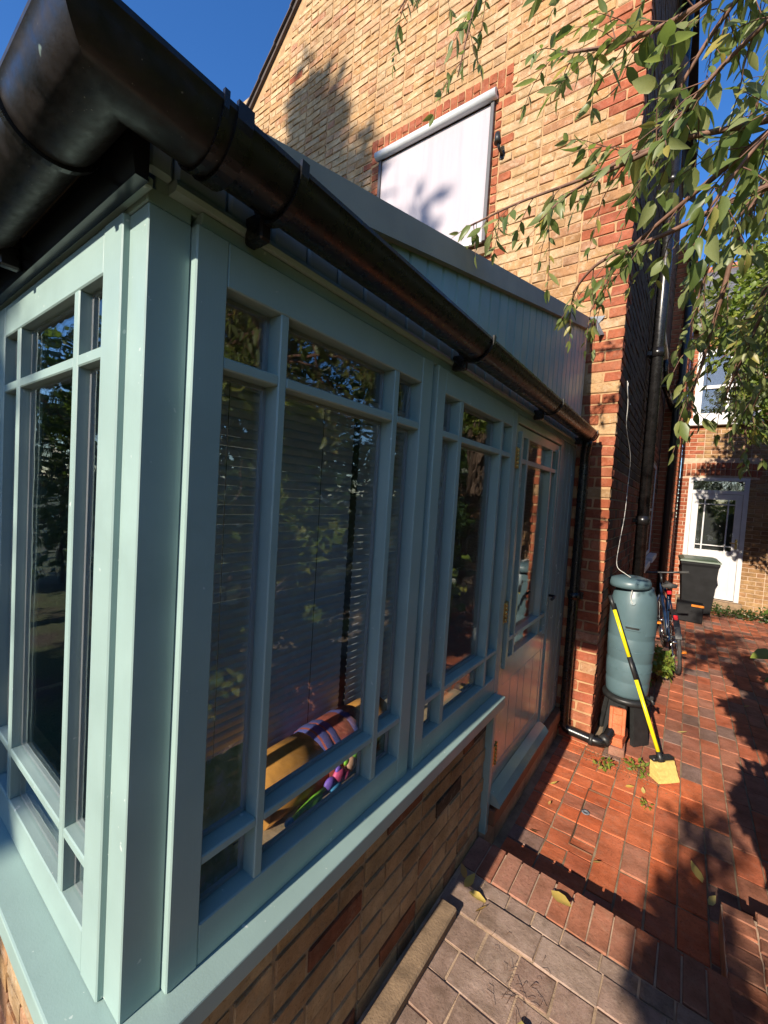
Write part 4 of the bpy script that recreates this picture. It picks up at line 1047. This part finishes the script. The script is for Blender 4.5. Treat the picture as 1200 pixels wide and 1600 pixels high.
fs += [(4, 3, 2, 1, 0), (20, 21, 22, 23, 24)]
mb.add([(a, b_+stp.y-.03, c+stp.z+.13) for a, b_, c in vs], fs, 0, None, True); mb.build('saddle', 'rubber', bk)
tub('stem', 'black_iron', [htt, htt+Vector((0, -.02, .07)), htt+Vector((0, .07, .12))], .014)
tub('handlebar', 'black_iron', [htt+Vector((-.30, .03, .135)), htt+Vector((-.12, .07, .125)), htt+Vector((.12, .07, .125)), htt+Vector((.30, .03, .135))], .013)
for s_ in (-.3, .3): tub('grip', 'rubber', [htt+Vector((s_, .03, .135)), htt+Vector((s_*.66, .045, .132))], .017)
mb = MB(); mb.torus(tuple(bb), (1, 0, 0), .085, .005, 28, 6); mb.tube([bb+Vector((-.06, 0, 0)), bb+Vector((.07, 0, 0))], .02, 10); mb.tube([bb+Vector((.06, 0, 0)), bb+Vector((.065, -.08, -.145))], .01, 8); mb.tube([bb+Vector((-.06, 0, 0)), bb+Vector((-.065, .08, .145))], .01, 8); mb.build('crank', 'chrome', bk)
for a in ((.11, -.08, -.145), (-.11, .08, .145)): c = bb+Vector(a); part('pedal', 'orange_plastic', bk, (c.x-.045, c.x+.045, c.y-.03, c.y+.03, c.z-.01, c.z+.01))
c = stp+Vector((0, -.05, .04)); part('rear_lamp', 'red_plastic', bk, (c.x-.022, c.x+.022, c.y-.03, c.y, c.z-.03, c.z+.03), b=.006)
part('reflector', 'red_plastic', bk, (-.02, .02, -.20, -.185, .60, .68), b=.004)
mb = MB()
ar = [(-.0, -.345*math.cos(R(a)), .34+.355*math.sin(R(a))) for a in range(20, 130, 10)]
for i in range(len(ar)-1):
    a, b_ = Vector(ar[i]), Vector(ar[i+1]); mb.add([a+Vector((-.028, 0, 0)), a+Vector((.028, 0, 0)), b_+Vector((.028, 0, 0)), b_+Vector((-.028, 0, 0)), a+Vector((-.028, 0, .004)), a+Vector((.028, 0, .004)), b_+Vector((.028, 0, .004)), b_+Vector((-.028, 0, .004))], [(0, 1, 2, 3), (4, 5, 6, 7), (0, 1, 5, 4), (2, 3, 7, 6), (1, 2, 6, 5), (3, 0, 4, 7)])
mb.build('mudguard', 'black_plastic', bk)
# wheelie bin
bn = empty('wheelie_bin', (.90, 9.05, ZL), label='black wheelie bin with a dull green lid in front of the white door', cat='bin'); bn.rotation_euler = (0, 0, R(4))
mb = MB(); vs = []
for z, hx, hy in ((.06, .20, .22), (.86, .255, .29), (.90, .27, .305), (.94, .27, .305)): vs += [(-hx, -hy, z), (hx, -hy, z), (hx, hy, z), (-hx, hy, z)]
fs = [(3, 2, 1, 0), (12, 13, 14, 15)]
for i in range(3):
    for q in range(4): fs.append((i*4+q, i*4+(q+1) % 4, (i+1)*4+(q+1) % 4, (i+1)*4+q))
mb.add(vs, fs); mb.build('body', 'bin_black', bn)
mb = MB(); mb.add([(-.285, -.33, .941), (.285, -.33, .941), (.285, .30, .941), (-.285, .30, .941), (-.28, -.325, .965), (.28, -.325, .965), (.28, .30, .985), (-.28, .30, .985), (-.22, -.24, .985), (.22, -.24, .985), (.22, .24, 1.005), (-.22, .24, 1.005)], [(3, 2, 1, 0), (8, 9, 10, 11)]+[(i, (i+1) % 4, 4+(i+1) % 4, 4+i) for i in range(4)]+[(4+i, 4+(i+1) % 4, 8+(i+1) % 4, 8+i) for i in range(4)]); mb.build('lid', 'bin_lid', bn)
for s_ in (-.22, .22): mb = MB(); mb.tube([(s_-.02, .24, .10), (s_+.02, .24, .10)], .10, 20); mb.build('wheel', 'rubber', bn)
mb = MB(); mb.tube([(-.2, .33, .93), (.2, .33, .93)], .016, 10); mb.build('handle', 'bin_black', bn)
# tub and crate by the bin
o = empty('crate', (.78, 8.35, ZL), label='low black crate with an orange edge beside the wheelie bin', cat='crate')
part('box', 'bin_black', o, (-.14, .22, -.15, .15, 0, .30), b=.015); part('orange_edge', 'orange_plastic', o, (.06, .225, -.158, -.151, .265, .30), b=.003)
# concrete edging along the plinth
mb = MB(); mb.box(.006, .076, -1.5, 1.318, -.2, .034, b=.006, jit=.001); mb.build('edging_strip', 'concrete', None, recalc=False, label='long mossy concrete edging strip lying along the foot of the plinth wall', cat='edging')

# ================================================================== FOLIAGE
nr = np.random.default_rng(11)
def leaf_template(wr=.3, n=3, curl=.18, fold=.10):
    v = [(0, 0, 0)]; f = []; prev = 0
    ts = [.22, .5, .8][:n] if n == 3 else [.45]
    for t_ in ts:
        wd = wr*math.sin(math.pi*min(1, t_**.8))*.5*1.15
        o = len(v); zc = -curl*t_*t_
        v += [(t_, 0, zc), (t_, wd, zc+fold*wd*4*.5), (t_, -wd, zc+fold*wd*4*.5)]
        if o == 1: f += [(0, 1, 2), (0, 3, 1)]
        else: f += [(o-3, o, o+1, o-2), (o-3, o-1, o+2, o)]
    o = len(v)-3; v.append((1, 0, -curl)); e_ = len(v)-1
    f += [(o, e_, o+1), (o, o+2, e_)]
    return np.array(v, float), f
def frames(d, nrm):
    d = d/np.linalg.norm(d, axis=1, keepdims=True); s_ = np.cross(nrm, d); s_ /= np.linalg.norm(s_, axis=1, keepdims=True)+1e-9
    return np.stack([d, s_, np.cross(d, s_)], axis=2)
def leaves(name, mat, parent, pos, dirs, nrm, size, tmpl, **kw):
    V, F = tmpl; M = frames(dirs, nrm); n = len(pos)
    P = np.einsum('nij,kj->nki', M, V)*size[:, None, None]+pos[:, None, :]
    k = len(V); verts = P.reshape(-1, 3)
    loops = []; starts = []; tot = 0; lt = []
    base = np.concatenate([np.array(f) for f in F]); lens = np.array([len(f) for f in F])
    li = (base[None, :]+(np.arange(n)*k)[:, None]).reshape(-1); ln = np.tile(lens, n)
    me = bpy.data.meshes.new(name); me.vertices.add(len(verts)); me.vertices.foreach_set('co', verts.reshape(-1))
    me.loops.add(len(li)); me.loops.foreach_set('vertex_index', li.astype(np.int32))
    me.polygons.add(len(ln)); me.polygons.foreach_set('loop_start', np.concatenate([[0], np.cumsum(ln)[:-1]]).astype(np.int32))
    me.update(calc_edges=True)
    a = me.attributes.new('rnd', 'FLOAT', 'POINT'); a.data.foreach_set('value', np.repeat(nr.random(n), k).astype(np.float32))
    me.polygons.foreach_set('use_smooth', np.ones(len(ln), bool)); me.materials.append(MATS[mat]); me.validate()
    o = bpy.data.objects.new(name, me); COL.objects.link(o)
    if parent is not None: o.parent = parent
    return tag(o, **kw)
def rdir(n, up=0.0):
    d = nr.normal(size=(n, 3)); d[:, 2] += up; return d/np.linalg.norm(d, axis=1, keepdims=True)
T_L = leaf_template(.30); T_B = leaf_template(.52); T_S = leaf_template(.42, 1, .1, .1)
def crown(name, mat, parent, blobs, n, size, tmpl=T_S, droop=-.2):
    """leaves clustered on the shells of many small blobs (c, radii)"""
    wts = np.array([b[1]**2 for b in blobs]); wts /= wts.sum(); pos = []; dr = []
    for (c, r, sq), q in zip(blobs, (wts*n).astype(int)+1):
        d = rdir(q); rr = r*(.55+.5*nr.random(q)**.6)[:, None]
        pos.append(np.array(c)+d*rr*np.array(sq)); dr.append(d)
    pos = np.concatenate(pos); dr = np.concatenate(dr)
    dirs = dr*.6+nr.normal(size=dr.shape)*.6; dirs[:, 2] += droop
    nrm = dr*.5+nr.normal(size=dr.shape)*.5; nrm[:, 2] += .6
    return leaves(name, mat, parent, pos, dirs, nrm, size*(.6+.7*nr.random(len(pos))), tmpl)
def scatter_blobs(ctr, ext, n, r):
    out = []
    for _ in range(n):
        d = nr.normal(size=3); d /= np.linalg.norm(d); d *= nr.random()**.4
        out.append((np.array(ctr)+d*np.array(ext), r*(.6+.7*nr.random()), (1, 1, .8)))
    return out
def tree(name, label, cat, base, trunk, blobs, mat, n, size, tmpl=T_S, group=None, lr=.03):
    o = empty(name, base, label=label, cat=cat, group=group); bz = np.array(base)
    mb = MB(); mb.tube([Vector(p) for p, _ in trunk], [r for _, r in trunk], 10)
    top = Vector(trunk[-1][0])
    for (c, r, s_) in blobs[::max(1, len(blobs)//14)]:
        c = Vector(c)-Vector(base); k = trunk[max(0, len(trunk)-2)][0]
        a = Vector(k); mid = a.lerp(c, .5)+Vector((0, 0, .05)); mb.tube([a, mid, c], [lr, lr*.6, lr*.25], 6)
    mb.build('trunk', 'bark', o)
    c = crown('crown', mat, o, [(np.array(q[0])-bz, q[1], q[2]) for q in blobs], n, size, tmpl)
    return o
# conifers far behind the photographer (their shadows fall on the gable)
def conifer(x, y, top, slope, rmax, label, n=9000):
    bl = []
    z = top-.25
    while z > .8:
        r = min(rmax, slope*(top-z)); k = max(2, int(r*14))
        for _ in range(k):
            a = nr.random()*2*math.pi; q = r*(.1+.9*nr.random()); bl.append(((x+q*math.cos(a)*.75, y+q*math.sin(a)*.75, z), max(.10, r*.42), (1, 1, .8)))
        z -= max(.16, r*.32)
    bl.append(((x, y, top-.15), .09, (1, 1, 2)))
    return tree('conifer', label, 'tree', (x, y, -.17), [((0, 0, 0), .16), ((0, 0, top*.5), .09), ((0, 0, top-.3), .02)], bl, 'leaf_conifer', n, .30, group='conifers behind the garden')
conifer(-3.62, -9.0, 12.75, .52, 1.3, 'taller pointed dark conifer at the back of the garden', 30000)
conifer(-2.02, -9.0, 10.45, .36, .95, 'shorter pointed dark conifer at the back of the garden', 22000)
# added bay tree, its shadow replacing the one cast by the photographer
bay = scatter_blobs((.74, -2.35, 1.72), (.13, .16, .66), 34, .13)
tree('shadow_tree', 'slim bay tree added behind the viewpoint to stand in for a person casting shadow', 'tree', (.74, -2.35, 0), [((0, 0, -.05), .03), ((.01, 0, .6), .025), ((0, 0, 1.7), .015)], bay, 'leaf_dark', 2300, .07)
# big shrub on the right of the path, leaning over the terrace beside the viewpoint
sh = []
for _ in range(120):
    x = nr.uniform(1.5, 2.2); y = nr.uniform(-1.6, 2.5); z = nr.uniform(.15, 2.0+.35*math.sin(y*2.1)); sh.append(((x+.10*math.sin(z*5+y*3), y, z), .19*(.6+.8*nr.random()), (1, 1, .8)))
for _ in range(14): sh.append(((nr.uniform(1.0, 1.4), nr.uniform(-2.3, -1.5), nr.uniform(1.2, 2.3)), .14, (1, 1, .8)))
tree('garden_shrub', 'big loose leafy shrub along the right side of the terrace', 'shrub', (1.7, .4, -.1), [((0, 0, 0), .06), ((.02, .05, .7), .05), ((0, .1, 1.3), .03)], sh, 'leaf_dark', 15000, .075, T_B)
sh = []
for _ in range(36): sh.append(((nr.uniform(1.08, 1.35), nr.uniform(.4, 1.75), nr.uniform(.5, 2.3)), .09*(.6+.8*nr.random()), (1, 1, .8)))
tree('flowering_currant', 'pale green broad-leaved shrub in front of the larger shrub', 'shrub', (1.28, 1.1, -.02), [((0, 0, 0), .03), ((.02, .05, .6), .022), ((0, .0, 1.2), .015)], sh, 'leaf_lime', 3000, .08, T_B, lr=.012)
# trees further right that the windows mirror
for (x, y, h, lb) in ((4.2, .5, 5.2, 'leafy garden tree right of the terrace, opposite the windows'), (4.6, 3.8, 5.6, 'leafy garden tree right of the path, opposite the door'), (3.9, 7.0, 5.4, 'leafy garden tree right of the path, near the far house')):
    tree('garden_tree', lb, 'tree', (x, y, -.17), [((0, 0, 0), .14), ((.1, 0, 1.5), .11), ((0, .1, 3.0), .07)], scatter_blobs((x, y, h*.58), (1.3, 1.7, 2.0), 60, .48), 'leaf_dark', 11000, .13, group='trees on the right of the garden')
def hedge(label, x0, x1, y0, y1, h, n):
    o = empty('hedge', ((x0+x1)/2, (y0+y1)/2, -.17), label=label, cat='hedge', group='boundary hedges'); bl = []
    for _ in range(150): bl.append(((nr.uniform(x0, x1)-(x0+x1)/2, nr.uniform(y0, y1)-(y0+y1)/2, nr.uniform(.1, h)), .42, (1, 1, .8)))
    crown('foliage', 'leaf_dark', o, bl, n, .22)
    mb = MB()
    for k in range(8):
        a = (x0-x1)/2*.9+(x1-x0)*.9*k/7; b_ = (y0-y1)/2*.9+(y1-y0)*.9*k/7; mb.tube([(a, b_, 0), (a+.05, b_, h*.8)], [.06, .02], 6)
    mb.build('stem', 'bark', o)
hedge('tall dark hedge across the back of the garden', -7.5, 5.5, -12.2, -11.4, 4.2, 14000)
hedge('tall dark hedge along the right boundary of the garden', 6.2, 6.9, -6.0, 9.0, 3.6, 14000)
tree('garden_shrub', 'dense rounded shrub added unseen at the right to screen a mirrored trunk', 'shrub', (2.35, 5.3, -.1), [((0, 0, 0), .05), ((.02, .05, .7), .04), ((0, .1, 1.3), .03)], scatter_blobs((2.35, 5.3, 1.3), (.45, .6, 1.1), 50, .24), 'leaf_dark', 7000, .08, T_B)  # added to block the lime tree trunk from the window reflection
hedge('tall dark hedge along the left boundary of the garden', -8.2, -7.5, -11.0, 2.0, 3.9, 12000)
tree('garden_tree', 'leafy garden tree on the left of the lawn', 'tree', (-5.6, -2.4, -.17), [((0, 0, 0), .14), ((.1, 0, 1.2), .11), ((0, .1, 2.2), .07)], scatter_blobs((-5.6, -2.4, 2.3), (.9, 1.6, 1.7), 60, .45), 'leaf_dark', 11000, .12, group='trees of the garden')
# tree by the far house, sunlit crown on the right edge
tree('lime_tree', 'sunlit yellow-green tree beside the far house at the right', 'tree', (2.5, 6.6, -.17), [((0, 0, 0), .12), ((-.1, 0, 1.6), .10), ((-.5, -.2, 3.0), .06)], scatter_blobs((1.68, 6.3, 3.8), (.90, .8, 1.25), 120, .27), 'leaf_lime', 21000, .075, T_B)
# broad-leaved plant poking in from the right
bp = empty('broadleaf_plant', (1.62, 4.5, ZL), label='large bright green leaves of a border plant poking in at the right', cat='plant')
pos = []; dr = []; sz = []
for (tx, ty, tz) in ((1.285, 4.0, .66), (1.45, 4.5, .35), (1.5, 4.3, .8), (1.55, 4.7, .55), (1.44, 4.55, .95)):
    a = Vector((1.62, 4.5, ZL+.1)); t_ = Vector((tx, ty, tz)); pos.append(np.array(t_-Vector(bp.location))); d = Vector((-.8+rng.uniform(-.3, .3), -.35, -.15)); dr.append(np.array(d)); sz.append(.17)
    mb = MB(); mb.tube([Vector((0, 0, .0)), (t_-Vector(bp.location)).lerp(Vector((0, 0, 0)), .4)+Vector((0, 0, .12)), t_-Vector(bp.location)], [.008, .006, .004], 6); mb.build('stem', 'leaf_weed', bp)
for k in range(len(pos)): leaves('leaf', 'leaf_weed', bp, np.array([pos[k]]), np.array([dr[k]]), np.array([[.25, -.4, 1.0]]), np.array([sz[k]]), leaf_template(.55, 3, .15, .08))
# -------- overhanging tree: limbs reach in from the right above the path
ot = empty('overhanging_tree', (2.6, 1.6, -.17), label='slender tree whose leafy twigs hang over the path and gutter from the right', cat='tree')
OB = np.array(ot.location)
mb = MB(); mb.tube([(0, 0, 0), (-.05, -.05, 1.2), (-.15, -.1, 2.3), (-.4, -.2, 3.2), (-.7, -.3, 4.0)], [.10, .085, .07, .05, .03], 12); mb.build('trunk', 'bark', ot)
BR = [  # limbs (world points, start radius, twig density, leaf size)
 ([(2.4, 1.5, 2.2), (1.4, .95, 2.36), (.80, 1.0, 2.48), (.586, 1.0, 2.515), (.389, 1.05, 2.54), (.20, 1.08, 2.56), (.02, 1.12, 2.57)], .008, .7, .070),
 ([(2.3, 1.45, 3.0), (1.4, 1.2, 3.5), (.6, 1.15, 3.62), (.20, 1.1, 3.50), (.02, 1.1, 3.32), (-.06, 1.12, 3.10)], .007, .75, .068),
 ([(.6, 1.15, 3.62), (.1, 1.2, 3.75), (-.22, 1.2, 3.72), (-.40, 1.2, 3.60)], .007, .9, .062),
 ([(2.3, 1.5, 2.9), (1.2, 1.0, 2.85), (.80, .95, 2.80), (.62, .98, 2.78), (.46, 1.02, 2.83), (.30, 1.05, 2.92)], .011, 1.1, .075),
 ([(2.2, 1.5, 2.5), (1.2, 1.05, 2.35), (.80, 1.0, 2.345), (.6, 1.05, 2.33), (.454, 1.05, 2.30), (.38, 1.1, 2.26)], .009, .75, .058),
 ([(1.6, 1.2, 2.7), (1.0, 1.15, 2.60), (.78, 1.2, 2.45), (.72, 1.25, 2.22), (.69, 1.3, 2.05), (.66, 1.35, 1.96)], .009, 1.0, .062),
 ([(1.8, 1.5, 2.5), (1.1, 1.35, 2.36), (.86, 1.4, 2.28), (.79, 1.5, 2.12), (.76, 1.55, 2.02)], .008, 1.3, .058),
 ([(2.0, 1.4, 3.1), (1.2, 1.1, 3.1), (.86, 1.1, 3.0), (.70, 1.15, 2.92), (.58, 1.2, 2.78), (.52, 1.25, 2.62)], .010, 1.3, .070),
 ([(2.0, 1.5, 2.9), (1.2, 1.4, 2.95), (.92, 1.45, 2.80), (.80, 1.5, 2.65), (.70, 1.55, 2.50), (.66, 1.6, 2.35)], .010, 1.3, .066),
 ([(2.0, 1.6, 2.7), (1.3, 1.6, 2.72), (.98, 1.65, 2.62), (.86, 1.7, 2.45), (.80, 1.75, 2.28)], .010, 1.2, .066),
 ([(.80, 1.0, 2.48), (.62, 1.1, 2.42), (.50, 1.15, 2.36), (.44, 1.2, 2.30), (.41, 1.2, 2.24)], .006, .6, .056),
 ([(.586, 1.0, 2.515), (.40, .98, 2.47), (.30, 1.0, 2.43)], .005, .6, .056),
 ([(2.0, 1.4, 3.3), (1.2, 1.0, 3.1), (.84, .95, 2.98), (.66, .98, 3.0), (.50, 1.0, 3.08), (.36, 1.0, 3.14)], .009, 1.2, .075),
 ([(2.0, 1.3, 2.6), (1.2, .90, 2.5), (.86, .85, 2.42), (.76, .86, 2.36), (.68, .88, 2.26)], .008, 1.4, .066),
 ([(2.0, 1.3, 2.9), (1.2, .90, 2.72), (.86, .85, 2.62), (.76, .86, 2.58), (.66, .88, 2.52), (.58, .9, 2.44)], .008, 1.4, .066),
 ([(2.0, 1.8, 2.6), (1.3, 1.8, 2.55), (1.05, 1.9, 2.45), (.94, 2.0, 2.30), (.88, 2.1, 2.12), (.86, 2.15, 2.0)], .009, 1.5, .066),
 ([(2.0, 1.8, 2.9), (1.3, 1.8, 2.9), (1.05, 1.9, 2.8), (.92, 2.0, 2.62), (.84, 2.1, 2.42), (.80, 2.15, 2.25)], .009, 1.4, .066),
 ([(2.0, 1.8, 3.5), (1.3, 1.7, 3.6), (1.0, 1.7, 3.45), (.84, 1.75, 3.25), (.74, 1.8, 3.0)], .009, 1.4, .070),
]
LP = []; LD = []; LN = []; LS = []
def smooth_path(P, k=8):
    P = [Vector(p) for p in P]; Q = []
    for i in range(len(P)-1):
        p0 = P[max(0, i-1)]; p1 = P[i]; p2_ = P[i+1]; p3 = P[min(len(P)-1, i+2)]
        for j in range(k):
            t_ = j/k; Q.append(.5*((2*p1)+(-p0+p2_)*t_+(2*p0-5*p1+4*p2_-p3)*t_**2+(-p0+3*p1-3*p2_+p3)*t_**3))
    return Q+[P[-1]]
def addleaf(p, d, s_):
    LP.append(tuple(p)); LD.append(tuple(d)); n_ = Vector((rng.gauss(0, .6), rng.gauss(-.3, .6), rng.gauss(.6, .5))); LN.append(tuple(n_)); LS.append(s_)
for (P, r0, dens, ls) in BR:
    Q = smooth_path(P); mb = MB(); o3 = Vector(OB)
    mb.tube([q-o3 for q in Q], [r0*(1-.8*i/len(Q))+.0008 for i in range(len(Q))], 7)
    acc = 0
    for i in range(len(Q)-1):
        if Q[i].x > 1.35: continue
        d = (Q[i+1]-Q[i]); acc += d.length*dens
        while acc > .026:
            acc -= .026
            t0 = Q[i]+d*rng.random(); td = (d.normalized()*.9+Vector((rng.gauss(0, .7), rng.gauss(0, .7), rng.gauss(-.15, .6)))).normalized()
            L_ = rng.uniform(.06, .20); p = t0.copy(); tw = [p.copy()]; ns = max(2, int(L_/.020)); sgn = 1
            for k in range(ns):
                td = (td+Vector((0, 0, -.10))+Vector((rng.gauss(0, .08), rng.gauss(0, .08), rng.gauss(0, .08)))).normalized(); p = p+td*(L_/ns); tw.append(p.copy())
                if rng.random() < .9:
                    sd = td.cross(Vector((rng.gauss(0, .4), rng.gauss(0, .4), 1))).normalized()*sgn; sgn = -sgn
                    addleaf(p, (td*.55+sd*.75+Vector((0, 0, -.45))).normalized(), ls*.76*rng.uniform(.4, 1.25))
            addleaf(p, (td+Vector((0, 0, -.3))).normalized(), ls*.76*rng.uniform(.7, 1.2))
            mb.tube([q-o3 for q in tw], [.0016*(1-.6*k/len(tw)) for k in range(len(tw))], 4, cap=False)
    mb.build('limb', 'twig', ot)
order = sorted(range(len(LP)), key=lambda i: (0 if infront(LP[i], 10) else 1, (Vector(LP[i])-CAM).length/LS[i]))
TL = [leaf_template(.30, 3, c, f_) for c, f_ in ((.12, .16), (.42, .22), (-.10, .14), (.6, .18))]; TLB = [leaf_template(.46, 3, .18, .14), leaf_template(.42, 3, .45, .2)]
LM = []
for V, F in TL+TLB:
    me = bpy.data.meshes.new('leaf'); me.from_pydata([tuple(v) for v in V], [], F); me.materials.append(MATS['leaf_willow']); me.polygons.foreach_set('use_smooth', [True]*len(F)); me.update(); LM.append(me)
for i in order[:300]:
    broad = LP[i][0] > .50 and rng.random() < .6
    o = bpy.data.objects.new('leaf', LM[4+rng.randrange(2)] if broad else LM[rng.randrange(4)]); COL.objects.link(o); o.parent = ot
    M = frames(np.array([LD[i]]), np.array([LN[i]]))[0]; s_ = LS[i]*(1.05 if broad else 1.0)
    mt = Matrix([list(M[k]*s_)+[LP[i][k]-OB[k]] for k in range(3)]+[[0, 0, 0, 1]]); o.matrix_local = mt
rs = order[300:]
if rs: leaves('leaf', 'leaf_willow', ot, np.array([LP[i] for i in rs])-OB, np.array([LD[i] for i in rs]), np.array([LN[i] for i in rs]), np.array([LS[i] for i in rs]), TL[0], kind='stuff')
print('LEAVES', len(LP))
# small plants: under the bicycle, along the far wall, weeds at the wall foot, planter
def tuft(name, label, loc, ext, n, size, mat='leaf_weed', nb=12, r=.05, group=None, par=None):
    o = empty(name, loc, label=label, cat='plant', group=group)
    bl = [((nr.uniform(-ext[0], ext[0]), nr.uniform(-ext[1], ext[1]), nr.uniform(.01, ext[2])), r, (1, 1, .8)) for _ in range(nb)]
    crown('foliage', mat, o, bl, n, size, T_S, .2)
    mb = MB()
    for c, _, _ in bl[:10]: mb.tube([(c[0]*.5, c[1]*.5, 0), (c[0], c[1], c[2])], [.003, .0015], 4)
    mb.build('stem', 'twig', o); return o
tuft('fern', 'bright green low fern growing between the water butt and the bicycle', (.50, 5.1, ZL), (.14, .35, .28), 700, .06, nb=24, r=.07)
tuft('ground_cover', 'dark green ground cover along the foot of the far door', (1.5, 9.35, ZL), (.55, .22, .12), 900, .05, 'leaf_dark', 40, .08)
tuft('ground_cover', 'patch of green ground cover at the right of the far wall', (2.2, 9.2, ZL), (.35, .3, .25), 500, .06, 'leaf_dark', 24, .09)
tuft('weed', 'small yellow-green weed at the foot of the brick pillar', (.36, 2.98, ZL), (.05, .04, .03), 40, .035, nb=6, r=.03, group='weeds in the path')
tuft('weed', 'yellow-green weed between the loose bricks and the broom', (.55, 3.12, ZL), (.05, .05, .04), 60, .035, nb=8, r=.03, group='weeds in the path')
tuft('weed', 'tiny green weed in a joint just in front of the broom head', (.63, 2.76, ZL), (.02, .02, .015), 16, .03, nb=4, r=.02, group='weeds in the path')
tuft('trailing_plant', 'small green plant growing in the terracotta trough', (1.32, 1.88, .29), (.16, .07, .08), 420, .045, 'leaf_willow', 18, .05)
mb = MB()                                     # soil and litter gathered at the pillar foot
for _ in range(900):
    x, y = .42+nr.normal()*.16, 3.12+nr.normal()*.10; s_ = nr.uniform(.003, .009)
    if x > .06 and y < 3.19: a = nr.random()*6.28; mb.add([(x+s_*math.cos(a), y+s_*math.sin(a), ZL+.003), (x-s_*math.sin(a)*.5, y+s_*math.cos(a)*.5, ZL+.007), (x-s_*math.cos(a), y-s_*math.sin(a), ZL+.004)], [(0, 1, 2)], 0, rng.random())
mb.build('leaf_litter', 'debris', None, recalc=False, kind='stuff', label='dry brown leaf litter at the foot of the brick pillar', cat='leaf litter')
mb = MB()
for _ in range(70):
    x, y = nr.uniform(.1, 1.0), nr.uniform(.6, 1.52)
    if nr.random() < .5: x, y = .37+nr.normal()*.05, 1.22+nr.normal()*.06
    a = nr.random()*6.28; l_ = nr.uniform(.01, .05); mb.tube([(x, y, .005), (x+l_*.5*math.cos(a), y+l_*.5*math.sin(a), .009), (x+l_*math.cos(a+.2), y+l_*math.sin(a+.2), .004)], .0007, 3, cap=False)
mb.build('twig_litter', 'twig', None, recalc=False, kind='stuff', label='dry needles and bits of twig scattered on the grey pavers', cat='litter')
# fallen leaves
FLV = [leaf_template(.42, 3, -.25, .12), leaf_template(.36, 3, .3, .2)]
def fallen(x, y, z, s_, a, lb, tilt=.25, t_=0):
    V, F = FLV[t_]; me = bpy.data.meshes.new('fallen_leaf'); me.from_pydata([tuple(v) for v in V*s_], [], F); me.materials.append(MATS['leaf_fallen']); me.polygons.foreach_set('use_smooth', [True]*len(F)); me.update()
    o = bpy.data.objects.new('fallen_leaf', me); COL.objects.link(o); o.location = (x, y, z+.008); o.rotation_euler = (rng.uniform(-tilt, tilt), rng.uniform(-.15, .05), a)
    return tag(o, lb, 'leaf', 'fallen leaves')
fallen(.345, 1.665, .004, .10, R(-25), 'largest fallen yellow leaf, on the red brick step'); fallen(.13, 1.37, .002, .055, R(50), 'upright fallen leaf on the grey pavers near the edging strip', .9)
fallen(.05, 1.44, .002, .075, R(80), 'curled leaf of the cluster at the end of the edging strip', .6); fallen(.075, 1.43, .003, .08, R(10), 'pale yellow leaf of the cluster at the end of the edging strip', .4, 1); fallen(.04, 1.475, .006, .06, R(130), 'leaf nearest the wall in the cluster by the edging strip', .7)
fallen(.39, 1.14, .002, .07, R(-70), 'fallen leaf low on the grey pavers', .3)
fallen(.13, 2.10, ZL+.002, .06, R(-30), 'fallen leaf in the step shadow below the door', .3); fallen(.12, 2.55, ZL+.002, .05, R(40), 'fallen leaf by the shadow edge outside the door', .3); fallen(.16, 2.36, ZL+.002, .03, R(80), 'tiny fallen leaf on the path outside the door', .3)
fallen(.44, 2.10, ZL+.002, .04, R(10), 'small green-yellow leaf at the near corner of the drain cover', .2); fallen(.60, 2.86, ZL+.002, .05, R(100), 'thin pale leaf in front of the broom head', .2); fallen(.50, 2.86, ZL+.002, .05, R(20), 'yellow leaf left of the broom head, on the path', .2)
fallen(.75, 3.9, ZL+.002, .07, R(5), 'yellow leaf on the path beyond the broom', .2); fallen(.70, 3.45, ZL+.002, .06, R(-20), 'yellow leaf beside the stand of the water butt', .2); fallen(1.24, 4.9, ZL+.002, .06, R(45), 'round yellow leaf far along the path at the right', .2)
fallen(.88, 2.32, ZL+.002, .10, R(120), 'olive curled leaf beside the raised edge on the right', .3); fallen(.90, 2.20, ZL+.002, .06, R(70), 'pale leaf near the corner of the raised edge', .5)
